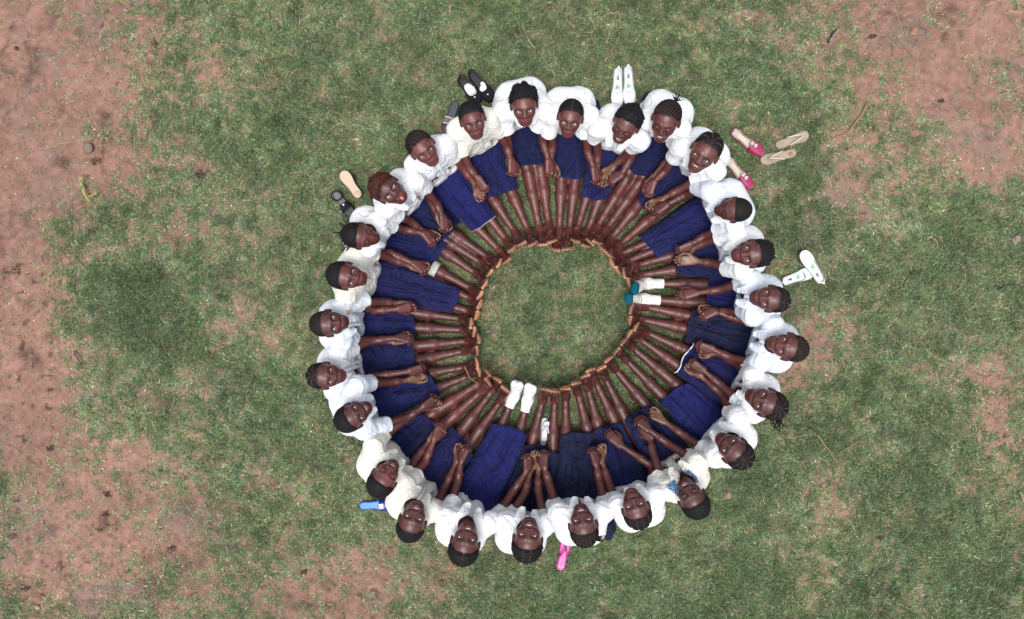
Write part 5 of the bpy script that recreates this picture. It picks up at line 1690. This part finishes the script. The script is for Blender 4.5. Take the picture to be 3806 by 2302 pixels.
# dark crumbly clods on the soil
CLOD = ['just below the flat grey brown stone', 'alone in thin grass midway between torn leaf and tan sole', 'in the grass below the torn yellow leaf', 'on bare soil by the left edge, halfway down',
        'lower left, the highest of three', 'lower left, right of two near clods', 'lower left, the lowest of three close ones', 'on bare soil below the cream-shirted laughing child, far left',
        'in the bottom left corner', 'on the soil strip at the bottom, below the blue slide', 'beside the charred twig, top right', 'on red soil at the top right, below the tan stone',
        'in thin grass near the top left, by the soil edge', 'in the grass at the lower right, far from the ring']
for q, (px, py, r) in enumerate([(355, 598, .030), (745, 648, .045), (340, 862, .030), (54, 1010, .034), (182, 1672, .026), (402, 1838, .026), (392, 1911, .028),
                                 (636, 2040, .034), (95, 2188, .030), (1132, 2126, .026), (3240, 135, .030), (3500, 375, .022), (575, 165, .024), (3270, 2000, .02)]):
    rr = np.random.default_rng(60 + q); acc = Acc(); p = W(px, py)
    for k in range(16):
        c0 = np.array([rr.normal() * r * .55, rr.normal() * r * .4, abs(rr.normal()) * .004 + .004])
        v, f4, f3 = ball(c0, rr.uniform(.003, .008, 3) * np.array([1.2, 1, .8]), 7, 5); acc.add(v, f4, f3, np.array([.085, .052, .045]) * rr.uniform(.6, 1.4))
    o = acc.build('soil_clod', M['stone']); o.location = (p[0], p[1], -.004)
    tag(o, 'crumbly dark soil clod ' + CLOD[q], 'clod', 'dark clods scattered over the soil')

# ---------------------------------------------------------------- small things on clothes
def cam_pt(c, px, py, V):
    """highest point of V (local) seen near a photo position"""
    R_ = c['R']; Wd = V @ R_ + c['base']
    k = CAM_H / (CAM_H - Wd[:, 2])
    d = np.hypot(Wd[:, 0] * k * PPM + CX - px, -Wd[:, 1] * k * PPM + CY - py)
    m = d < max(6, d.min() + 1)
    idx = np.nonzero(m)[0]
    return V[idx[Wd[idx, 2].argmax()]]
def cloth_patch(c, quad, name, colf, n=14, lift=.004, parent=None, amp=.0):
    q = np.array(quad, float); pts = []
    for a in range(n):
        for b in range(n):
            u, v = a / (n - 1), b / (n - 1)
            p = (q[0] * (1 - u) + q[1] * u) * (1 - v) + (q[3] * (1 - u) + q[2] * u) * v
            w = cam_pt(c, p[0], p[1], c['bV'])
            ray = c['loc'](W(p[0], p[1], (w @ c['R'] + c['base'])[2]))
            pts.append(ray)
    P_ = np.array(pts).reshape(n, n, 3)
    for _ in range(3):
        pd = np.pad(P_[..., 2], 1, mode='edge'); P_[..., 2] = np.maximum(P_[..., 2], (pd[:-2, 1:-1] + pd[2:, 1:-1] + pd[1:-1, :-2] + pd[1:-1, 2:]) / 4)
    top = P_.reshape(-1, 3) + [0, 0, lift]; bot = top - [0, 0, .002]
    f = []; N = n * n
    for a in range(n - 1):
        for b in range(n - 1):
            i0 = a * n + b; f += [(i0, i0 + 1, i0 + n + 1, i0 + n), (N + i0, N + i0 + n, N + i0 + n + 1, N + i0 + 1)]
    col = np.array([colf(a / (n - 1), b / (n - 1)) for a in range(n) for b in range(n)] * 2)
    return Acc().add(np.concatenate([top, bot]), f, None, col).build(name, M['cotton'], parent or c['body'])
if 12 in people:
    rr = np.random.default_rng(3)
    def flowers(u, v):
        k = math.sin(u * 21 + 3 * math.sin(v * 9)) * math.cos(v * 17 + 2 * math.sin(u * 7))
        return np.array([.6, .65, .7]) if k > .62 else (np.array([.15, .45, .35]) if k < -.72 else np.array([.015, .045, .20]))
    g_ = lambda a, b: (2400 + a * .37594, 1400 + b * .37594)
    cloth_patch(people[12], [g_(195, 1085), g_(285, 1010), g_(318, 1090), g_(318, 1185)], 'scarf', flowers, 18)
    cloth_patch(people[12], [g_(362, 935), g_(405, 905), g_(500, 985), g_(530, 1065)], 'scarf', flowers, 18)
if 21 in people:
    c = people[21]; p = cam_pt(c, 1299, 1160, c['bV']); acc = Acc()
    nrm_ = nrm(np.array([0.0, .25, 1])); 
    v, f4, f3 = ball(p + [0, 0, .003], (.0175, .0175, .003), 24, 8); acc.add(v, f4, f3, (.70, .71, .74))
    bd = acc.build('badge', M['cotton'], c['blouse'])
    v, f4, f3 = ball(p + [0, 0, .005], (.0120, .0120, .003), 20, 8); Acc().add(v, f4, f3, (.62, .20, .09)).build('badge_field', M['cotton'], bd)
    ring = [p + np.array([.0155 * math.cos(a), .0155 * math.sin(a), .006]) for a in np.linspace(-.9, 2.3, 16)]
    v, f4, f3 = tube(ring, .0014, 5); Acc().add(v, f4, f3, (.05, .06, .10)).build('badge_border', M['cotton'], bd)
    for k in (-1, 0, 1):
        v, f4, f3 = ball(p + [k * .004, 0, .0078], (.0011, .006, .0008), 8, 5); Acc().add(v, f4, f3, (.75, .6, .5)).build('badge_stripe', M['cotton'], bd)
if 23 in people:
    c = people[23]; hp, kn, an = c['legs']['R']; d = nrm(an - kn)
    q0 = c['loc'](W(1613, 1005, .07)); t = (q0 - kn) @ d
    S = SDF(); a = kn + d * (t - .026); b = kn + d * (t + .022)
    S.rc(a, b, .056, .053, .01); S.grid(.0035); S.run(); X, Y, Z = S.pts()
    tt = (X - kn[0]) * d[0] + (Y - kn[1]) * d[1] + (Z - kn[2]) * d[2]
    S.D = np.maximum(S.D, np.maximum(tt - (t + .022), (t - .026) - tt).astype(np.float32))
    V, F = S.nets(); Acc().add(V, F, None, (.50, .50, .47)).build('slip_hem', M['cotton'], c['body'])
# skirt cloth spreading on the ground behind three of them
for i_, px, py, rx, ry in ((2, 2200, 410, .06, .09), (4, 2420, 372, .06, .06), (14, 2260, 1955, .055, .10)):
    if i_ in people:
        c = people[i_]; p = c['loc'](W(px, py, .03)); S = SDF()
        S.ell(p, (rx, ry, .035), None, .02); S.ell(p * .6 + c['pl'] * .4, (.09, .08, .05), None, .04)
        S.grid(.006); S.run(); X, Y, Z = S.pts(); S.D += (.006 * wob(X, Y, Z, .05, i_ % 5)).astype(np.float32)
        V, F = S.nets(); Acc().add(V, F, None, NV[c['nv']] * .8).build('skirt_back', M['navy'], c['body'])
